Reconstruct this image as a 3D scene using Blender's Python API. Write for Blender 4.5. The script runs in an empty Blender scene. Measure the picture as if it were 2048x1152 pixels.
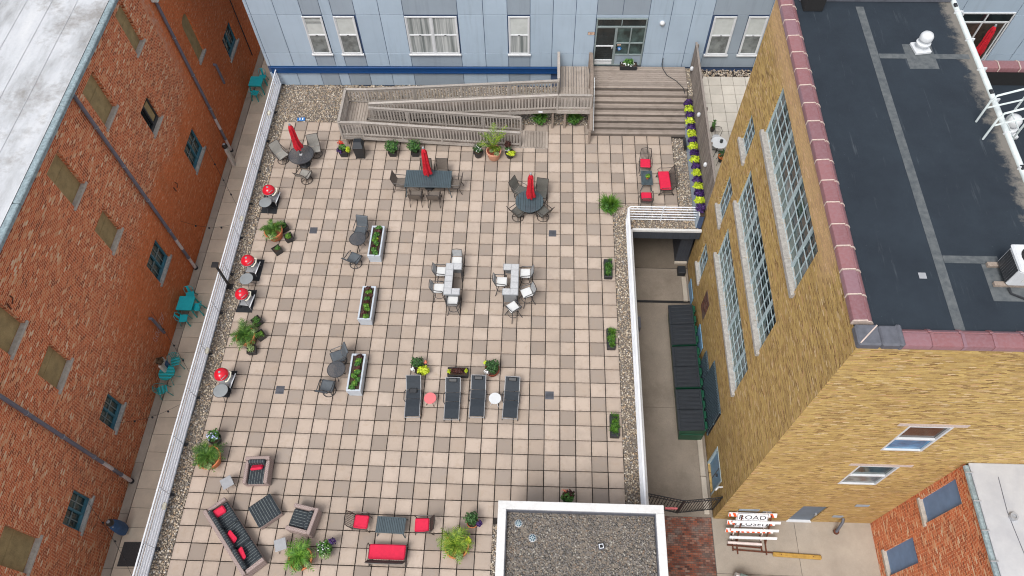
import bpy, math, random
import numpy as np
from mathutils import Vector, Matrix
random.seed(11); RNG = np.random.default_rng(5)
S = bpy.context.scene; COL = S.collection
PI = math.pi
# ---------------------------------------------------------------- camera
FPX = 1491.355; YAW, PITCH, ROLL = -0.0667808, 1.0266866, 0.0371803
CAM = np.array([-0.36327, -18.50316, 27.85443])
def cam_axes():
    cy, sy, cp, sp = math.cos(YAW), math.sin(YAW), math.cos(PITCH), math.sin(PITCH)
    f = np.array([sy*cp, cy*cp, -sp]); r = np.array([cy, -sy, 0]); d = np.cross(f, r)
    cr, sr = math.cos(ROLL), math.sin(ROLL)
    return cr*r+sr*d, -sr*r+cr*d, f
AR, AD, AF = cam_axes()
cd = bpy.data.cameras.new('camera'); cd.sensor_width = 36; cd.lens = FPX/2048*36; cd.clip_start = .1; cd.clip_end = 2000
cam = bpy.data.objects.new('camera', cd); COL.objects.link(cam)
mw = Matrix.Identity(4)
for i in range(3):
    mw[i][0] = AR[i]; mw[i][1] = -AD[i]; mw[i][2] = -AF[i]; mw[i][3] = CAM[i]
cam.matrix_world = mw; S.camera = cam
S.render.resolution_x = 1024; S.render.resolution_y = 576
# ---------------------------------------------------------------- sky and sun (overcast)
SUN_EL, SUN_AZ = math.radians(60), math.radians(204)       # azimuth clockwise from +y
W = bpy.data.worlds.new('World'); S.world = W; W.use_nodes = True
nt = W.node_tree; bg = nt.nodes['Background']
sky = nt.nodes.new('ShaderNodeTexSky'); sky.sky_type = 'NISHITA'; sky.sun_disc = False
sky.sun_elevation = SUN_EL; sky.sun_rotation = SUN_AZ; sky.air_density = 1.0; sky.dust_density = 4.0; sky.ozone_density = 1.0
hs = nt.nodes.new('ShaderNodeHueSaturation'); hs.inputs['Saturation'].default_value = 0.3
nt.links.new(sky.outputs[0], hs.inputs['Color']); nt.links.new(hs.outputs[0], bg.inputs[0]); bg.inputs[1].default_value = 0.15
sl = bpy.data.lights.new('sun', 'SUN'); sl.energy = 1.45; sl.angle = math.radians(20); sl.color = (1, .965, .92)
so = bpy.data.objects.new('sun', sl); COL.objects.link(so)
sd = Vector((math.sin(SUN_AZ)*math.cos(SUN_EL), math.cos(SUN_AZ)*math.cos(SUN_EL), math.sin(SUN_EL)))
so.rotation_euler = sd.to_track_quat('Z', 'Y').to_euler()
S.view_settings.view_transform = 'Standard'; S.view_settings.look = 'None'; S.view_settings.gamma = 1
S.view_settings.use_curve_mapping = False; S.view_settings.exposure = 0.42
S.cycles.filter_width = 1.1
# ---------------------------------------------------------------- pixel (2048 wide photo) to a point on a plane
def ray(x, y): return AR*((x-1024)/FPX)+AD*((y-576)/FPX)+AF
def gz(x, y, z=0.0):
    v = ray(x, y); return CAM+v*((z-CAM[2])/v[2])
def gx(x, y, X):
    v = ray(x, y); return CAM+v*((X-CAM[0])/v[0])
def gy(x, y, Y):
    v = ray(x, y); return CAM+v*((Y-CAM[1])/v[1])
def xy(x, y, z=0.0):
    q = gz(x, y, z); return (float(q[0]), float(q[1]))
# ---------------------------------------------------------------- mesh helpers
class MB:
    def __init__(s): s.v = []; s.f = []; s.m = []; s.T = None
    def add(s, vs, fs, mi=0):
        o = len(s.v)
        if s.T is not None: vs = [s.T @ Vector(q) for q in vs]
        s.v += [tuple(q) for q in vs]; s.f += [tuple(i+o for i in f) for f in fs]; s.m += [mi]*len(fs); return s
    def box(s, x0, x1, y0, y1, z0, z1, c=0, mi=0):
        if x0 > x1: x0, x1 = x1, x0
        if y0 > y1: y0, y1 = y1, y0
        if z0 > z1: z0, z1 = z1, z0
        if c <= 0:
            v = [(x0,y0,z0),(x1,y0,z0),(x1,y1,z0),(x0,y1,z0),(x0,y0,z1),(x1,y0,z1),(x1,y1,z1),(x0,y1,z1)]
            return s.add(v, [(0,3,2,1),(4,5,6,7),(0,1,5,4),(1,2,6,5),(2,3,7,6),(3,0,4,7)], mi)
        h = ((x1-x0)/2, (y1-y0)/2, (z1-z0)/2); o = ((x0+x1)/2, (y0+y1)/2, (z0+z1)/2); c = min(c, min(h)*.98)
        v = []; idx = {}
        for sx in (-1,1):
            for sy in (-1,1):
                for sz in (-1,1):
                    sg = (sx,sy,sz)
                    for a in range(3):
                        p = [sg[k]*(h[k]-(0 if k == a else c)) for k in range(3)]
                        idx[sg+(a,)] = len(v); v.append(p)
        F = []
        for a in range(3):
            b, d = [k for k in range(3) if k != a]
            for sa in (-1,1):
                q = []
                for sb, s2 in ((-1,-1),(1,-1),(1,1),(-1,1)):
                    g = [0,0,0]; g[a] = sa; g[b] = sb; g[d] = s2; q.append(idx[tuple(g)+(a,)])
                F.append(q)
            for sb in (-1,1):
                for s2 in (-1,1):
                    g0 = [0,0,0]; g0[a] = -1; g0[b] = sb; g0[d] = s2; g1 = list(g0); g1[a] = 1
                    F.append([idx[tuple(g0)+(b,)], idx[tuple(g1)+(b,)], idx[tuple(g1)+(d,)], idx[tuple(g0)+(d,)]])
        for sx in (-1,1):
            for sy in (-1,1):
                for sz in (-1,1): F.append([idx[(sx,sy,sz,k)] for k in range(3)])
        out = []
        for f in F:
            p = [Vector(v[i]) for i in f]; n = (p[1]-p[0]).cross(p[2]-p[0])
            if n.dot(sum(p, Vector())) < 0: f = f[::-1]
            out.append(f)
        return s.add([(q[0]+o[0], q[1]+o[1], q[2]+o[2]) for q in v], out, mi)
    def bar(s, p0, p1, w, h, c=0, mi=0, up=(0,0,1)):      # box along p0-p1
        p0 = Vector(p0); p1 = Vector(p1); d = p1-p0; L = d.length
        if L < 1e-6: return s
        d /= L; u = Vector(up); r = d.cross(u)
        if r.length < 1e-4: r = d.cross(Vector((1,0,0)))
        r.normalize(); u = r.cross(d)
        T0 = s.T; M4 = Matrix(((r.x,d.x,u.x,p0.x),(r.y,d.y,u.y,p0.y),(r.z,d.z,u.z,p0.z),(0,0,0,1)))
        s.T = M4 if T0 is None else T0 @ M4; s.box(-w/2, w/2, 0, L, -h/2, h/2, c, mi); s.T = T0; return s
    def tube(s, pts, r, n=6, closed=False, mi=0):
        P = [Vector(p) for p in pts]; k = len(P); v = []; fr = None
        rr = r if isinstance(r, (list, tuple)) else [r]*k
        for i in range(k):
            if closed: t = P[(i+1) % k]-P[i-1]
            else: t = P[min(i+1,k-1)]-P[max(i-1,0)]
            t.normalize()
            if fr is None:
                a = Vector((0,0,1)) if abs(t.z) < .9 else Vector((1,0,0)); fr = t.cross(a).normalized()
            fr = fr-t*fr.dot(t)
            if fr.length < 1e-5: fr = t.orthogonal()
            fr.normalize(); b = t.cross(fr)
            for j in range(n):
                a = 2*PI*j/n; v.append(P[i]+(fr*math.cos(a)+b*math.sin(a))*rr[i])
        F = []; seg = k if closed else k-1
        for i in range(seg):
            for j in range(n):
                a = i*n+j; b2 = i*n+(j+1) % n; c2 = ((i+1) % k)*n+(j+1) % n; d2 = ((i+1) % k)*n+j
                F.append((a, b2, c2, d2))
        if not closed: F.append(tuple(range(n-1,-1,-1))); F.append(tuple((k-1)*n+j for j in range(n)))
        return s.add(v, F, mi)
    def ring(s, c, R, r, n=24, m=6, mi=0, rx=None):
        return s.tube([(c[0]+R*math.cos(2*PI*i/n), c[1]+(rx or R)*math.sin(2*PI*i/n), c[2]) for i in range(n)], r, m, True, mi)
    def lathe(s, prof, n=16, c=(0,0), mi=0, cap=True, sq=None, a0=0):
        v = []; k = len(prof)
        for r, z in prof:
            for j in range(n):
                a = 2*PI*j/n+a0; q = 1
                v.append((c[0]+r*q*math.cos(a), c[1]+r*q*math.sin(a), z))
        F = [(i*n+j, i*n+(j+1) % n, (i+1)*n+(j+1) % n, (i+1)*n+j) for i in range(k-1) for j in range(n)]
        if cap: F += [tuple(range(n-1,-1,-1)), tuple((k-1)*n+j for j in range(n))]
        return s.add(v, F, mi)
    def disc(s, c, R, t, n=24, mi=0): return s.lathe([(R*.985,c[2]-t),(R,c[2]-t*.6),(R,c[2]-t*.3),(R*.985,c[2])], n, (c[0],c[1]), mi)
    def prism(s, poly, z0, z1, mi=0):
        n = len(poly); v = [(x,y,z0) for x,y in poly]+[(x,y,z1) for x,y in poly]
        return s.add(v, [tuple(range(n-1,-1,-1)), tuple(range(n,2*n))]+[(i,(i+1) % n,n+(i+1) % n,n+i) for i in range(n)], mi)
    def extr(s, prof, x0, x1, mi=0):                      # closed profile in (y,z) extruded along x
        n = len(prof); v = [(x0,y,z) for y,z in prof]+[(x1,y,z) for y,z in prof]
        return s.add(v, [tuple(range(n)), tuple(range(2*n-1,n-1,-1))]+[(i,n+i,n+(i+1) % n,(i+1) % n) for i in range(n)], mi)
    def sheet(s, line, x0, x1, t=.012, mi=0):             # (y,z) polyline as a thin solid sheet
        up = [];
        for i,(y,z) in enumerate(line):
            a = line[max(i-1,0)]; b = line[min(i+1,len(line)-1)]; dy, dz = b[0]-a[0], b[1]-a[1]; L = math.hypot(dy,dz) or 1
            up.append((y-dz/L*t, z+dy/L*t))
        n = len(line); v = []
        for x in (x0,x1): v += [(x,y,z) for y,z in line]+[(x,y,z) for y,z in up]
        m = 2*n; F = []
        for i in range(n-1):
            F += [(i,i+1,m+i+1,m+i),(n+i,m+n+i,m+n+i+1,n+i+1),(i,n+i,n+i+1,i+1),(m+i,m+i+1,m+n+i+1,m+n+i)]
        F += [(0,m,m+n,n),(n-1,2*n-1,m+2*n-1,m+n-1)]
        return s.add(v, F, mi)
    def mesh(s, name, mats, smooth=False):
        me = bpy.data.meshes.new(name); me.from_pydata(s.v, [], s.f)
        if not isinstance(mats, (list,tuple)): mats = [mats]
        for m in mats: me.materials.append(MT[m] if isinstance(m, str) else m)
        if len(mats) > 1: me.polygons.foreach_set('material_index', s.m)
        if smooth:
            me.polygons.foreach_set('use_smooth', [True]*len(me.polygons))
            try: me.set_sharp_from_angle(angle=math.radians(42))
            except Exception: pass
        me.update(); return me
    def build(s, name, mats, parent=None, smooth=False): return link(name, s.mesh(name, mats, smooth), parent)
def link(name, me, parent=None, loc=None, rz=0):
    o = bpy.data.objects.new(name, me); COL.objects.link(o)
    if parent is not None: o.parent = parent
    if loc is not None: o.location = loc
    if rz: o.rotation_euler = (0,0,rz)
    return o
def tag(o, label, cat, group=None, kind=None):
    if label: o['label'] = label
    if cat: o['category'] = cat
    if group: o['group'] = group
    if kind: o['kind'] = kind
    return o
def thing(name, label, cat, loc=(0,0,0), rz=0, group=None):
    o = bpy.data.objects.new(name, None); o.empty_display_size = .2; COL.objects.link(o)
    o.location = (float(loc[0]), float(loc[1]), float(loc[2])) ; o.rotation_euler = (0,0,rz)
    return tag(o, label, cat, group)
def copy_tree(o, parent=None):
    c = o.copy(); COL.objects.link(c)
    if parent is not None: c.parent = parent
    for ch in list(o.children): copy_tree(ch, c)
    return c
def dup(root, loc, rz, label, group=None):
    r = copy_tree(root); r.location = (float(loc[0]), float(loc[1]), float(loc[2])); r.rotation_euler = (0,0,rz); r['label'] = label
    if group: r['group'] = group
    return r
class Proto:                                              # first use moves the original, later uses copy it
    def __init__(s, make): s.make = make; s.o = None
    def put(s, loc, rz, label, group=None):
        if s.o is None:
            s.o = s.make(); o = s.o; o.location = (float(loc[0]), float(loc[1]), float(loc[2])); o.rotation_euler = (0,0,rz); o['label'] = label
            if group: o['group'] = group
            return o
        return dup(s.o, loc, rz, label, group)
def face(dx, dy): return math.atan2(dx, -dy)              # things are modelled facing -y
# ---------------------------------------------------------------- materials
MT = {}
def C(r, g, b, k=1.0):
    f = lambda c: (c/12.92 if c <= .04045 else ((c+.055)/1.055)**2.4)
    return (f(r/255)*k, f(g/255)*k, f(b/255)*k, 1)
class NT:
    def __init__(s, name):
        s.m = bpy.data.materials.new(name); s.m.use_nodes = True; s.n = s.m.node_tree.nodes; s.l = s.m.node_tree.links
        s.b = s.n['Principled BSDF']; MT[name] = s.m
    def new(s, t, **k):
        n = s.n.new(t)
        for a, v in k.items(): setattr(n, a, v)
        return n
    def set(s, sock, v):
        if isinstance(v, bpy.types.NodeSocket): s.l.new(v, sock)
        else: sock.default_value = v
    def noise(s, vec, scale, detail=3, rough=.6):
        n = s.new('ShaderNodeTexNoise'); s.set(n.inputs['Scale'], scale); n.inputs['Detail'].default_value = detail; n.inputs['Roughness'].default_value = rough
        if vec is not None: s.l.new(vec, n.inputs['Vector'])
        return n.outputs[0]
    def ramp(s, fac, stops, mode='LINEAR'):
        r = s.new('ShaderNodeValToRGB'); r.color_ramp.interpolation = mode; e = r.color_ramp.elements
        while len(e) < len(stops): e.new(.5)
        for el, (p, c) in zip(e, stops):
            el.position = p; el.color = c if len(c) == 4 else tuple(c)+(1,)
        s.l.new(fac, r.inputs[0]); return r.outputs[0]
    def mix(s, f, a, b, mode='MIX'):
        n = s.new('ShaderNodeMix', data_type='RGBA', blend_type=mode); s.set(n.inputs[0], f); s.set(n.inputs[6], a); s.set(n.inputs[7], b); return n.outputs[2]
    def math(s, op, a, b=0.0, c=None, clamp=False):
        n = s.new('ShaderNodeMath', operation=op, use_clamp=clamp); s.set(n.inputs[0], a); s.set(n.inputs[1], b)
        if c is not None: s.set(n.inputs[2], c)
        return n.outputs[0]
    def maprange(s, v, a, b, c=0., d=1.):
        n = s.new('ShaderNodeMapRange'); s.set(n.inputs[0], v); n.inputs[1].default_value = a; n.inputs[2].default_value = b; n.inputs[3].default_value = c; n.inputs[4].default_value = d; return n.outputs[0]
    def pos(s): return s.new('ShaderNodeNewGeometry').outputs['Position']
    def obj(s): return s.new('ShaderNodeTexCoord').outputs['Object']
    def scl(s, vec, v):
        n = s.new('ShaderNodeVectorMath', operation='MULTIPLY'); s.l.new(vec, n.inputs[0]); n.inputs[1].default_value = v; return n.outputs[0]
    def island(s): return s.new('ShaderNodeNewGeometry').outputs['Random Per Island']
    def rnd(s): return s.math('FRACT', s.math('ADD', s.new('ShaderNodeObjectInfo').outputs['Random'], s.island()))
    def bump(s, h, strength, dist=.01):
        n = s.new('ShaderNodeBump'); n.inputs['Strength'].default_value = strength; n.inputs['Distance'].default_value = dist; s.l.new(h, n.inputs['Height']); s.l.new(n.outputs[0], s.b.inputs['Normal'])
    def fin(s, col, rough=.7, metal=0., spec=None):
        s.set(s.b.inputs['Base Color'], col); s.set(s.b.inputs['Roughness'], rough); s.b.inputs['Metallic'].default_value = metal
        if spec is not None: s.b.inputs['Specular IOR Level'].default_value = spec
        return s.m
def sc(c, k): return (min(1,c[0]*k), min(1,c[1]*k), min(1,c[2]*k), 1)
def simple(name, col, rough=.6, var=.12, scale=5., bump=0., bscale=80., metal=0., rv=0., world=False, fine=0., spec=None):
    t = NT(name); v = t.pos() if world else t.obj()
    f = t.maprange(t.noise(v, scale, 4), .3, .7)
    c = t.mix(f, sc(col, 1-var), sc(col, 1+var))
    if fine: c = t.mix(t.maprange(t.noise(v, bscale, 2), .35, .65), t.mix(fine, c, (0,0,0,1)), c)
    if rv:
        r = t.rnd(); k = t.maprange(r, 0, 1, 1-rv, 1+rv); h = t.new('ShaderNodeHueSaturation'); t.l.new(c, h.inputs['Color']); t.l.new(k, h.inputs['Value']); c = h.outputs[0]
    if bump: t.bump(t.noise(v, bscale, 3), bump, .01)
    return t.fin(c, rough, metal, spec)
# pavers: dirt gathers along the joints (grid of 0.61 m), slow stains over the terrace
T = 0.61
def paver_mat(name, a, b):
    t = NT(name); p = t.pos(); r = t.rnd(); base = t.ramp(r, [(0,a),(1,b)])
    sp = t.new('ShaderNodeSeparateXYZ'); t.l.new(p, sp.inputs[0]); e = None
    for k in (0,1):
        fr = t.math('FRACT', t.math('MULTIPLY', sp.outputs[k], 1/T)); d = t.math('MINIMUM', fr, t.math('SUBTRACT', 1.0, fr)); e = d if e is None else t.math('MINIMUM', e, d)
    n1 = t.noise(p, 9, 4); edge = t.math('MULTIPLY', t.maprange(e, .03, .2, 1, 0), t.maprange(n1, .35, .7))
    c = t.mix(t.math('MULTIPLY', edge, .5), base, (.16,.125,.10,1))
    st = t.maprange(t.noise(p, .45, 6, .7), .48, .7); c = t.mix(t.math('MULTIPLY', st, .55), c, (.28,.232,.195,1))
    st2 = t.maprange(t.noise(t.scl(p, (1,1,1)), 2.3, 5, .7), .54, .72); c = t.mix(t.math('MULTIPLY', st2, .42), c, (.33,.245,.17,1))
    g = t.maprange(t.noise(p, 120, 2), .3, .7); c = t.mix(t.math('MULTIPLY', g, .18), c, (.2,.165,.14,1))
    t.bump(t.noise(p, 90, 3), .25, .004); t.fin(c, .85)
paver_mat('paver_light', (.37,.298,.242,1), (.485,.40,.335,1))
paver_mat('paver_dark', (.262,.216,.18,1), (.325,.273,.233,1))
simple('bedding', (.028,.023,.02,1), .95, .3, 6, world=True)
def gravel_mat(name, stops, k=1):
    t = NT(name); c = t.ramp(t.island(), [(p, tuple(x*k for x in q)) for p, q in stops], 'CONSTANT'); n = t.noise(t.pos(), 60, 2)
    t.fin(t.mix(t.math('MULTIPLY', n, .35), c, (.1,.085,.07,1)), .75)
gravel_mat('pebbles', [(0,(.42,.35,.27)),(.18,(.30,.25,.20)),(.34,(.55,.47,.36)),(.48,(.20,.17,.15)),(.6,(.36,.29,.22)),(.72,(.68,.62,.54)),(.8,(.27,.26,.25)),(.9,(.45,.33,.22))], 1.05)
gravel_mat('pebbles_grey', [(0,(.25,.23,.21)),(.18,(.16,.15,.145)),(.36,(.37,.33,.28)),(.5,(.11,.105,.10)),(.64,(.28,.25,.23)),(.78,(.48,.45,.40)),(.84,(.20,.19,.185)),(.94,(.31,.23,.17))], .82)
simple('gravel_bed', (.17,.145,.12,1), .95, .4, 30, world=True)
# brick walls in world space: u along the wall, v up
def brick_mat(name, w, h, stops, mortar, extra=None, mort=.012, bumpk=.5, rough=.85):
    t = NT(name); g = t.new('ShaderNodeNewGeometry'); sp = t.new('ShaderNodeSeparateXYZ'); t.l.new(g.outputs['Position'], sp.inputs[0])
    sn = t.new('ShaderNodeSeparateXYZ'); t.l.new(g.outputs['Normal'], sn.inputs[0])
    ax = t.math('GREATER_THAN', t.math('ABSOLUTE', sn.outputs[0]), .5); az = t.math('GREATER_THAN', t.math('ABSOLUTE', sn.outputs[2]), .5)
    u = t.math('ADD', t.math('MULTIPLY', sp.outputs[1], ax), t.math('MULTIPLY', sp.outputs[0], t.math('SUBTRACT', 1., ax)))
    v = t.math('ADD', t.math('MULTIPLY', sp.outputs[2], t.math('SUBTRACT', 1., az)), t.math('MULTIPLY', sp.outputs[1], az))
    cb = t.new('ShaderNodeCombineXYZ'); t.l.new(t.math('ADD', u, 100.), cb.inputs[0]); t.l.new(t.math('ADD', v, 50.), cb.inputs[1])
    b = t.new('ShaderNodeTexBrick'); t.l.new(cb.outputs[0], b.inputs['Vector']); b.inputs['Scale'].default_value = 1
    b.inputs['Brick Width'].default_value = w; b.inputs['Row Height'].default_value = h; b.inputs['Mortar Size'].default_value = mort; b.inputs['Mortar Smooth'].default_value = .3; b.inputs['Bias'].default_value = 0
    b.inputs['Color1'].default_value = (0,0,0,1); b.inputs['Color2'].default_value = (1,1,1,1); b.inputs['Mortar'].default_value = (.5,.5,.5,1)
    c = t.ramp(b.outputs['Color'], stops)
    n = t.noise(cb.outputs[0], 14, 4); c = t.mix(t.math('MULTIPLY', n, .34), c, t.mix(.75, c, (0,0,0,1)))
    if extra: c, mortar = extra(t, c, sp, cb.outputs[0], mortar)
    c = t.mix(b.outputs['Fac'], c, mortar)
    hgt = t.math('ADD', t.math('MULTIPLY', t.math('SUBTRACT', 1., b.outputs['Fac']), 1.), t.math('MULTIPLY', n, .5))
    t.bump(hgt, bumpk, .012); t.fin(c, rough, spec=.2)
def red_extra(t, c, sp, uv, mortar):
    p = t.pos(); y, z = sp.outputs[1], sp.outputs[2]
    wob = t.math('MULTIPLY', t.math('SUBTRACT', t.noise(p, .55, 3), .5), 3.2)
    low = t.maprange(t.math('ADD', z, wob), 1.1, 2.2, 1, 0); near = t.maprange(t.math('ADD', y, wob), -6.2, -3.0)
    far = t.maprange(t.math('ADD', y, t.math('MULTIPLY', wob, .12)), 8.05, 8.35)
    zone = t.math('MAXIMUM', t.math('MULTIPLY', low, near), far)
    orange = t.ramp(t.noise(uv, 7, 3), [(.3,(.62,.12,.034)),(.5,(.78,.185,.055)),(.7,(.84,.29,.115))])
    c = t.mix(t.math('MULTIPLY', zone, .68), c, orange)
    m2 = t.mix(t.math('MULTIPLY', zone, .75), mortar, (.50,.15,.05,1))
    seam = t.math('MULTIPLY', t.maprange(t.math('ABSOLUTE', t.math('SUBTRACT', y, 8.42)), .18, .34, 1, 0), t.maprange(t.math('ADD', z, wob), 1.2, 4))
    pk = t.maprange(t.noise(uv, 3, 4), .35, .65); c = t.mix(t.math('MULTIPLY', seam, t.math('MULTIPLY', pk, .8)), c, (.62,.40,.31,1))
    dirt = t.maprange(t.noise(t.scl(p, (1,1,.4)), .6, 5, .7), .54, .78); c = t.mix(t.math('MULTIPLY', dirt, .45), c, (.13,.04,.022,1))
    return c, m2
brick_mat('red_brick', .215, .076, [(0,(.25,.052,.024)),(.16,(.48,.10,.038)),(.5,(.67,.145,.052)),(.74,(.75,.205,.082)),(.88,(.76,.33,.165)),(.96,(.80,.52,.33)),(1,(.84,.68,.50))], (.72,.40,.24,1), red_extra, .012, .6)
def yel_extra(t, c, sp, uv, mortar):
    p = t.pos(); n1 = t.maprange(t.noise(t.scl(p, (1,1,1.5)), .7, 5, .7), .48, .72)
    c = t.mix(t.math('MULTIPLY', n1, .45), c, (.27,.15,.045,1))
    st = t.maprange(t.noise(t.scl(p, (.45,.45,9)), 1.5, 6, .72), .50, .64); c = t.mix(t.math('MULTIPLY', st, .85), c, (.17,.10,.04,1)); hl = t.maprange(t.noise(t.scl(p, (.9,.9,14)), 1.1, 4, .7), .52, .68); c = t.mix(t.math('MULTIPLY', hl, .45), c, (.74,.56,.25,1))
    base = t.maprange(t.math('ADD', sp.outputs[2], t.math('MULTIPLY', t.noise(p, 1.2, 3), 2)), -2.4, 4.0, 1, 0); c = t.mix(t.math('MULTIPLY', base, .3), c, (.20,.115,.05,1))
    top = t.math('MULTIPLY', t.maprange(t.math('ADD', sp.outputs[2], t.noise(p, 1.5, 3)), 11.2, 12.0), t.maprange(sp.outputs[1], -8.4, -7.8)); c = t.mix(t.math('MULTIPLY', top, .5), c, (.78,.50,.32,1))
    return c, mortar
brick_mat('yellow_brick', .195, .060, [(0,(.20,.11,.042)),(.12,(.38,.225,.078)),(.28,(.53,.35,.112)),(.60,(.64,.432,.14)),(.80,(.73,.52,.19)),(.90,(.64,.36,.165)),(1,(.84,.66,.40))], (.47,.325,.145,1), yel_extra, .009, .6)
def pav_extra(t, c, sp, uv, mortar):
    p = t.pos(); c = t.mix(t.math('MULTIPLY', t.maprange(t.noise(p, 1.6, 5, .7), .45, .65), .7), c, (.20,.185,.165,1)); return t.mix(t.math('MULTIPLY', t.maprange(t.noise(p, .9, 4, .7), .5, .7), .6), c, (.06,.04,.035,1)), mortar
brick_mat('paving_brick', .19, .085, [(0,(.08,.035,.028)),(.4,(.20,.065,.04)),(.75,(.29,.09,.05)),(1,(.27,.18,.14))], (.09,.07,.06,1), pav_extra, .010, .4)
# metals, paints, woods
def panel_mat(name, col):
    t = NT(name); p = t.pos(); c = t.mix(t.maprange(t.noise(p, .8, 4), .3, .7), sc(col,.95), sc(col,1.04)); k = t.maprange(t.rnd(), 0, 1, .955, 1.045); h = t.new('ShaderNodeHueSaturation'); t.l.new(c, h.inputs['Color']); t.l.new(k, h.inputs['Value']); c = h.outputs[0]
    s_ = t.maprange(t.noise(t.scl(p, (3.2,3.2,.22)), 1.4, 5, .7), .52, .75); c = t.mix(t.math('MULTIPLY', s_, .3), c, sc(col,.55)); t.bump(t.noise(p, 2.5, 2), .06, .02); t.fin(c, .42)
panel_mat('panel_blue', (.36,.45,.545,1))
panel_mat('panel_grey', (.27,.325,.385,1))
simple('joint_blue', (.05,.085,.17,1), .6)
simple('band_blue', (.006,.05,.17,1), .35, .08)
simple('white_paint', (.58,.60,.62,1), .4, .05, 3)
simple('white_metal', (.74,.77,.82,1), .3, .07, 6, world=True)
simple('ledge_metal', (.52,.57,.64,1), .4, .1, 3, world=True, fine=.15, bscale=25)
simple('coping_white', (.62,.62,.615,1), .55, .06, 2, world=True, fine=.08, bscale=12)
simple('sill_stone', (.44,.42,.39,1), .9, .25, 9, .3, 60, world=True, fine=.35)
simple('sill_pale', (.46,.42,.37,1), .9, .18, 9, .3, 60, world=True, fine=.2)
simple('board_tan', (.36,.265,.125,1), .85, .2, 3, .2, 40, world=True, fine=.2)
simple('board_blue', (.145,.235,.40,1), .7, .1, 3, world=True)
simple('teal_paint', (.05,.17,.23,1), .5, .15, 4, world=True)
simple('steel_teal', (.40,.50,.53,1), .45, .1, 5, world=True)
def wood(name, a, b, dark, axis, rv=.16):
    t = NT(name); p = t.obj() if axis is None else t.pos(); s3 = axis or (1,1,1)
    n = t.noise(t.scl(p, s3), 9, 5, .65); r = t.rnd(); c = t.mix(t.maprange(n, .3, .7), a, b)
    k = t.maprange(r, 0, 1, 1-rv, 1+rv); h = t.new('ShaderNodeHueSaturation'); t.l.new(c, h.inputs['Color']); t.l.new(k, h.inputs['Value']); c = h.outputs[0]
    d = t.maprange(t.noise(p, 1.7, 4, .7), .52, .74); c = t.mix(t.math('MULTIPLY', d, .5), c, dark)
    t.bump(n, .35, .004); t.fin(c, .85, spec=.2)
wood('deck_x', (.225,.185,.157,1), (.325,.28,.245,1), (.15,.12,.10,1), (.35,5,5))
wood('deck_y', (.255,.215,.185,1), (.37,.325,.285,1), (.17,.135,.11,1), (5,.35,5))
wood('ramp_board', (.13,.105,.088,1), (.20,.17,.148,1), (.07,.055,.045,1), (5,.35,5))  # deck wood darkened: shadow between the ramp railings put into the colour
wood('rail_wood', (.28,.25,.225,1), (.42,.39,.36,1), (.18,.15,.13,1), (2,2,2))
wood('post_wood', (.20,.16,.13,1), (.30,.25,.215,1), (.10,.075,.06,1), (3,3,.6))
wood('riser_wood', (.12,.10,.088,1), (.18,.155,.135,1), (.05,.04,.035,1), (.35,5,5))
wood('fence_wood', (.17,.145,.125,1), (.26,.23,.21,1), (.10,.085,.075,1), (4,4,.5), .2)
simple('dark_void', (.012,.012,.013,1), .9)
simple('garage_siding', (.045,.052,.068,1), .55, .12, 3, world=True)
def concrete(name, col, stain, crack=.0, gr=.1):
    t = NT(name); p = t.pos(); c = t.mix(t.maprange(t.noise(p, .9, 5, .65), .3, .7), sc(col,.85), sc(col,1.12))
    c = t.mix(t.math('MULTIPLY', t.maprange(t.noise(p, .33, 5, .7), .5, .72), .65), c, stain)
    c = t.mix(t.math('MULTIPLY', t.maprange(t.noise(p, 45, 3), .35, .7), gr), c, sc(col,.35))
    r = t.rnd(); k = t.maprange(r, 0, 1, .93, 1.07); h = t.new('ShaderNodeHueSaturation'); t.l.new(c, h.inputs['Color']); t.l.new(k, h.inputs['Value'])
    t.bump(t.noise(p, 50, 3), .2, .004); t.fin(h.outputs[0], .9, spec=.2)
concrete('walk_slab', (.70,.61,.49,1), (.59,.51,.41,1))
concrete('alley_concrete', (.265,.225,.185,1), (.115,.092,.072,1), gr=.35)
concrete('garage_concrete_shaded', (.15,.125,.10,1), (.07,.056,.045,1), gr=.35)  # alley concrete darkened: shade inside the garage put into the colour
concrete('street_concrete', (.36,.32,.27,1), (.27,.235,.20,1), gr=.2)
concrete('curb_concrete', (.44,.39,.33,1), (.30,.265,.22,1), gr=.3)
concrete('ground_asphalt', (.10,.095,.09,1), (.07,.066,.062,1), gr=.3)
concrete('patio_cream', (.50,.465,.41,1), (.43,.40,.35,1))
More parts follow.
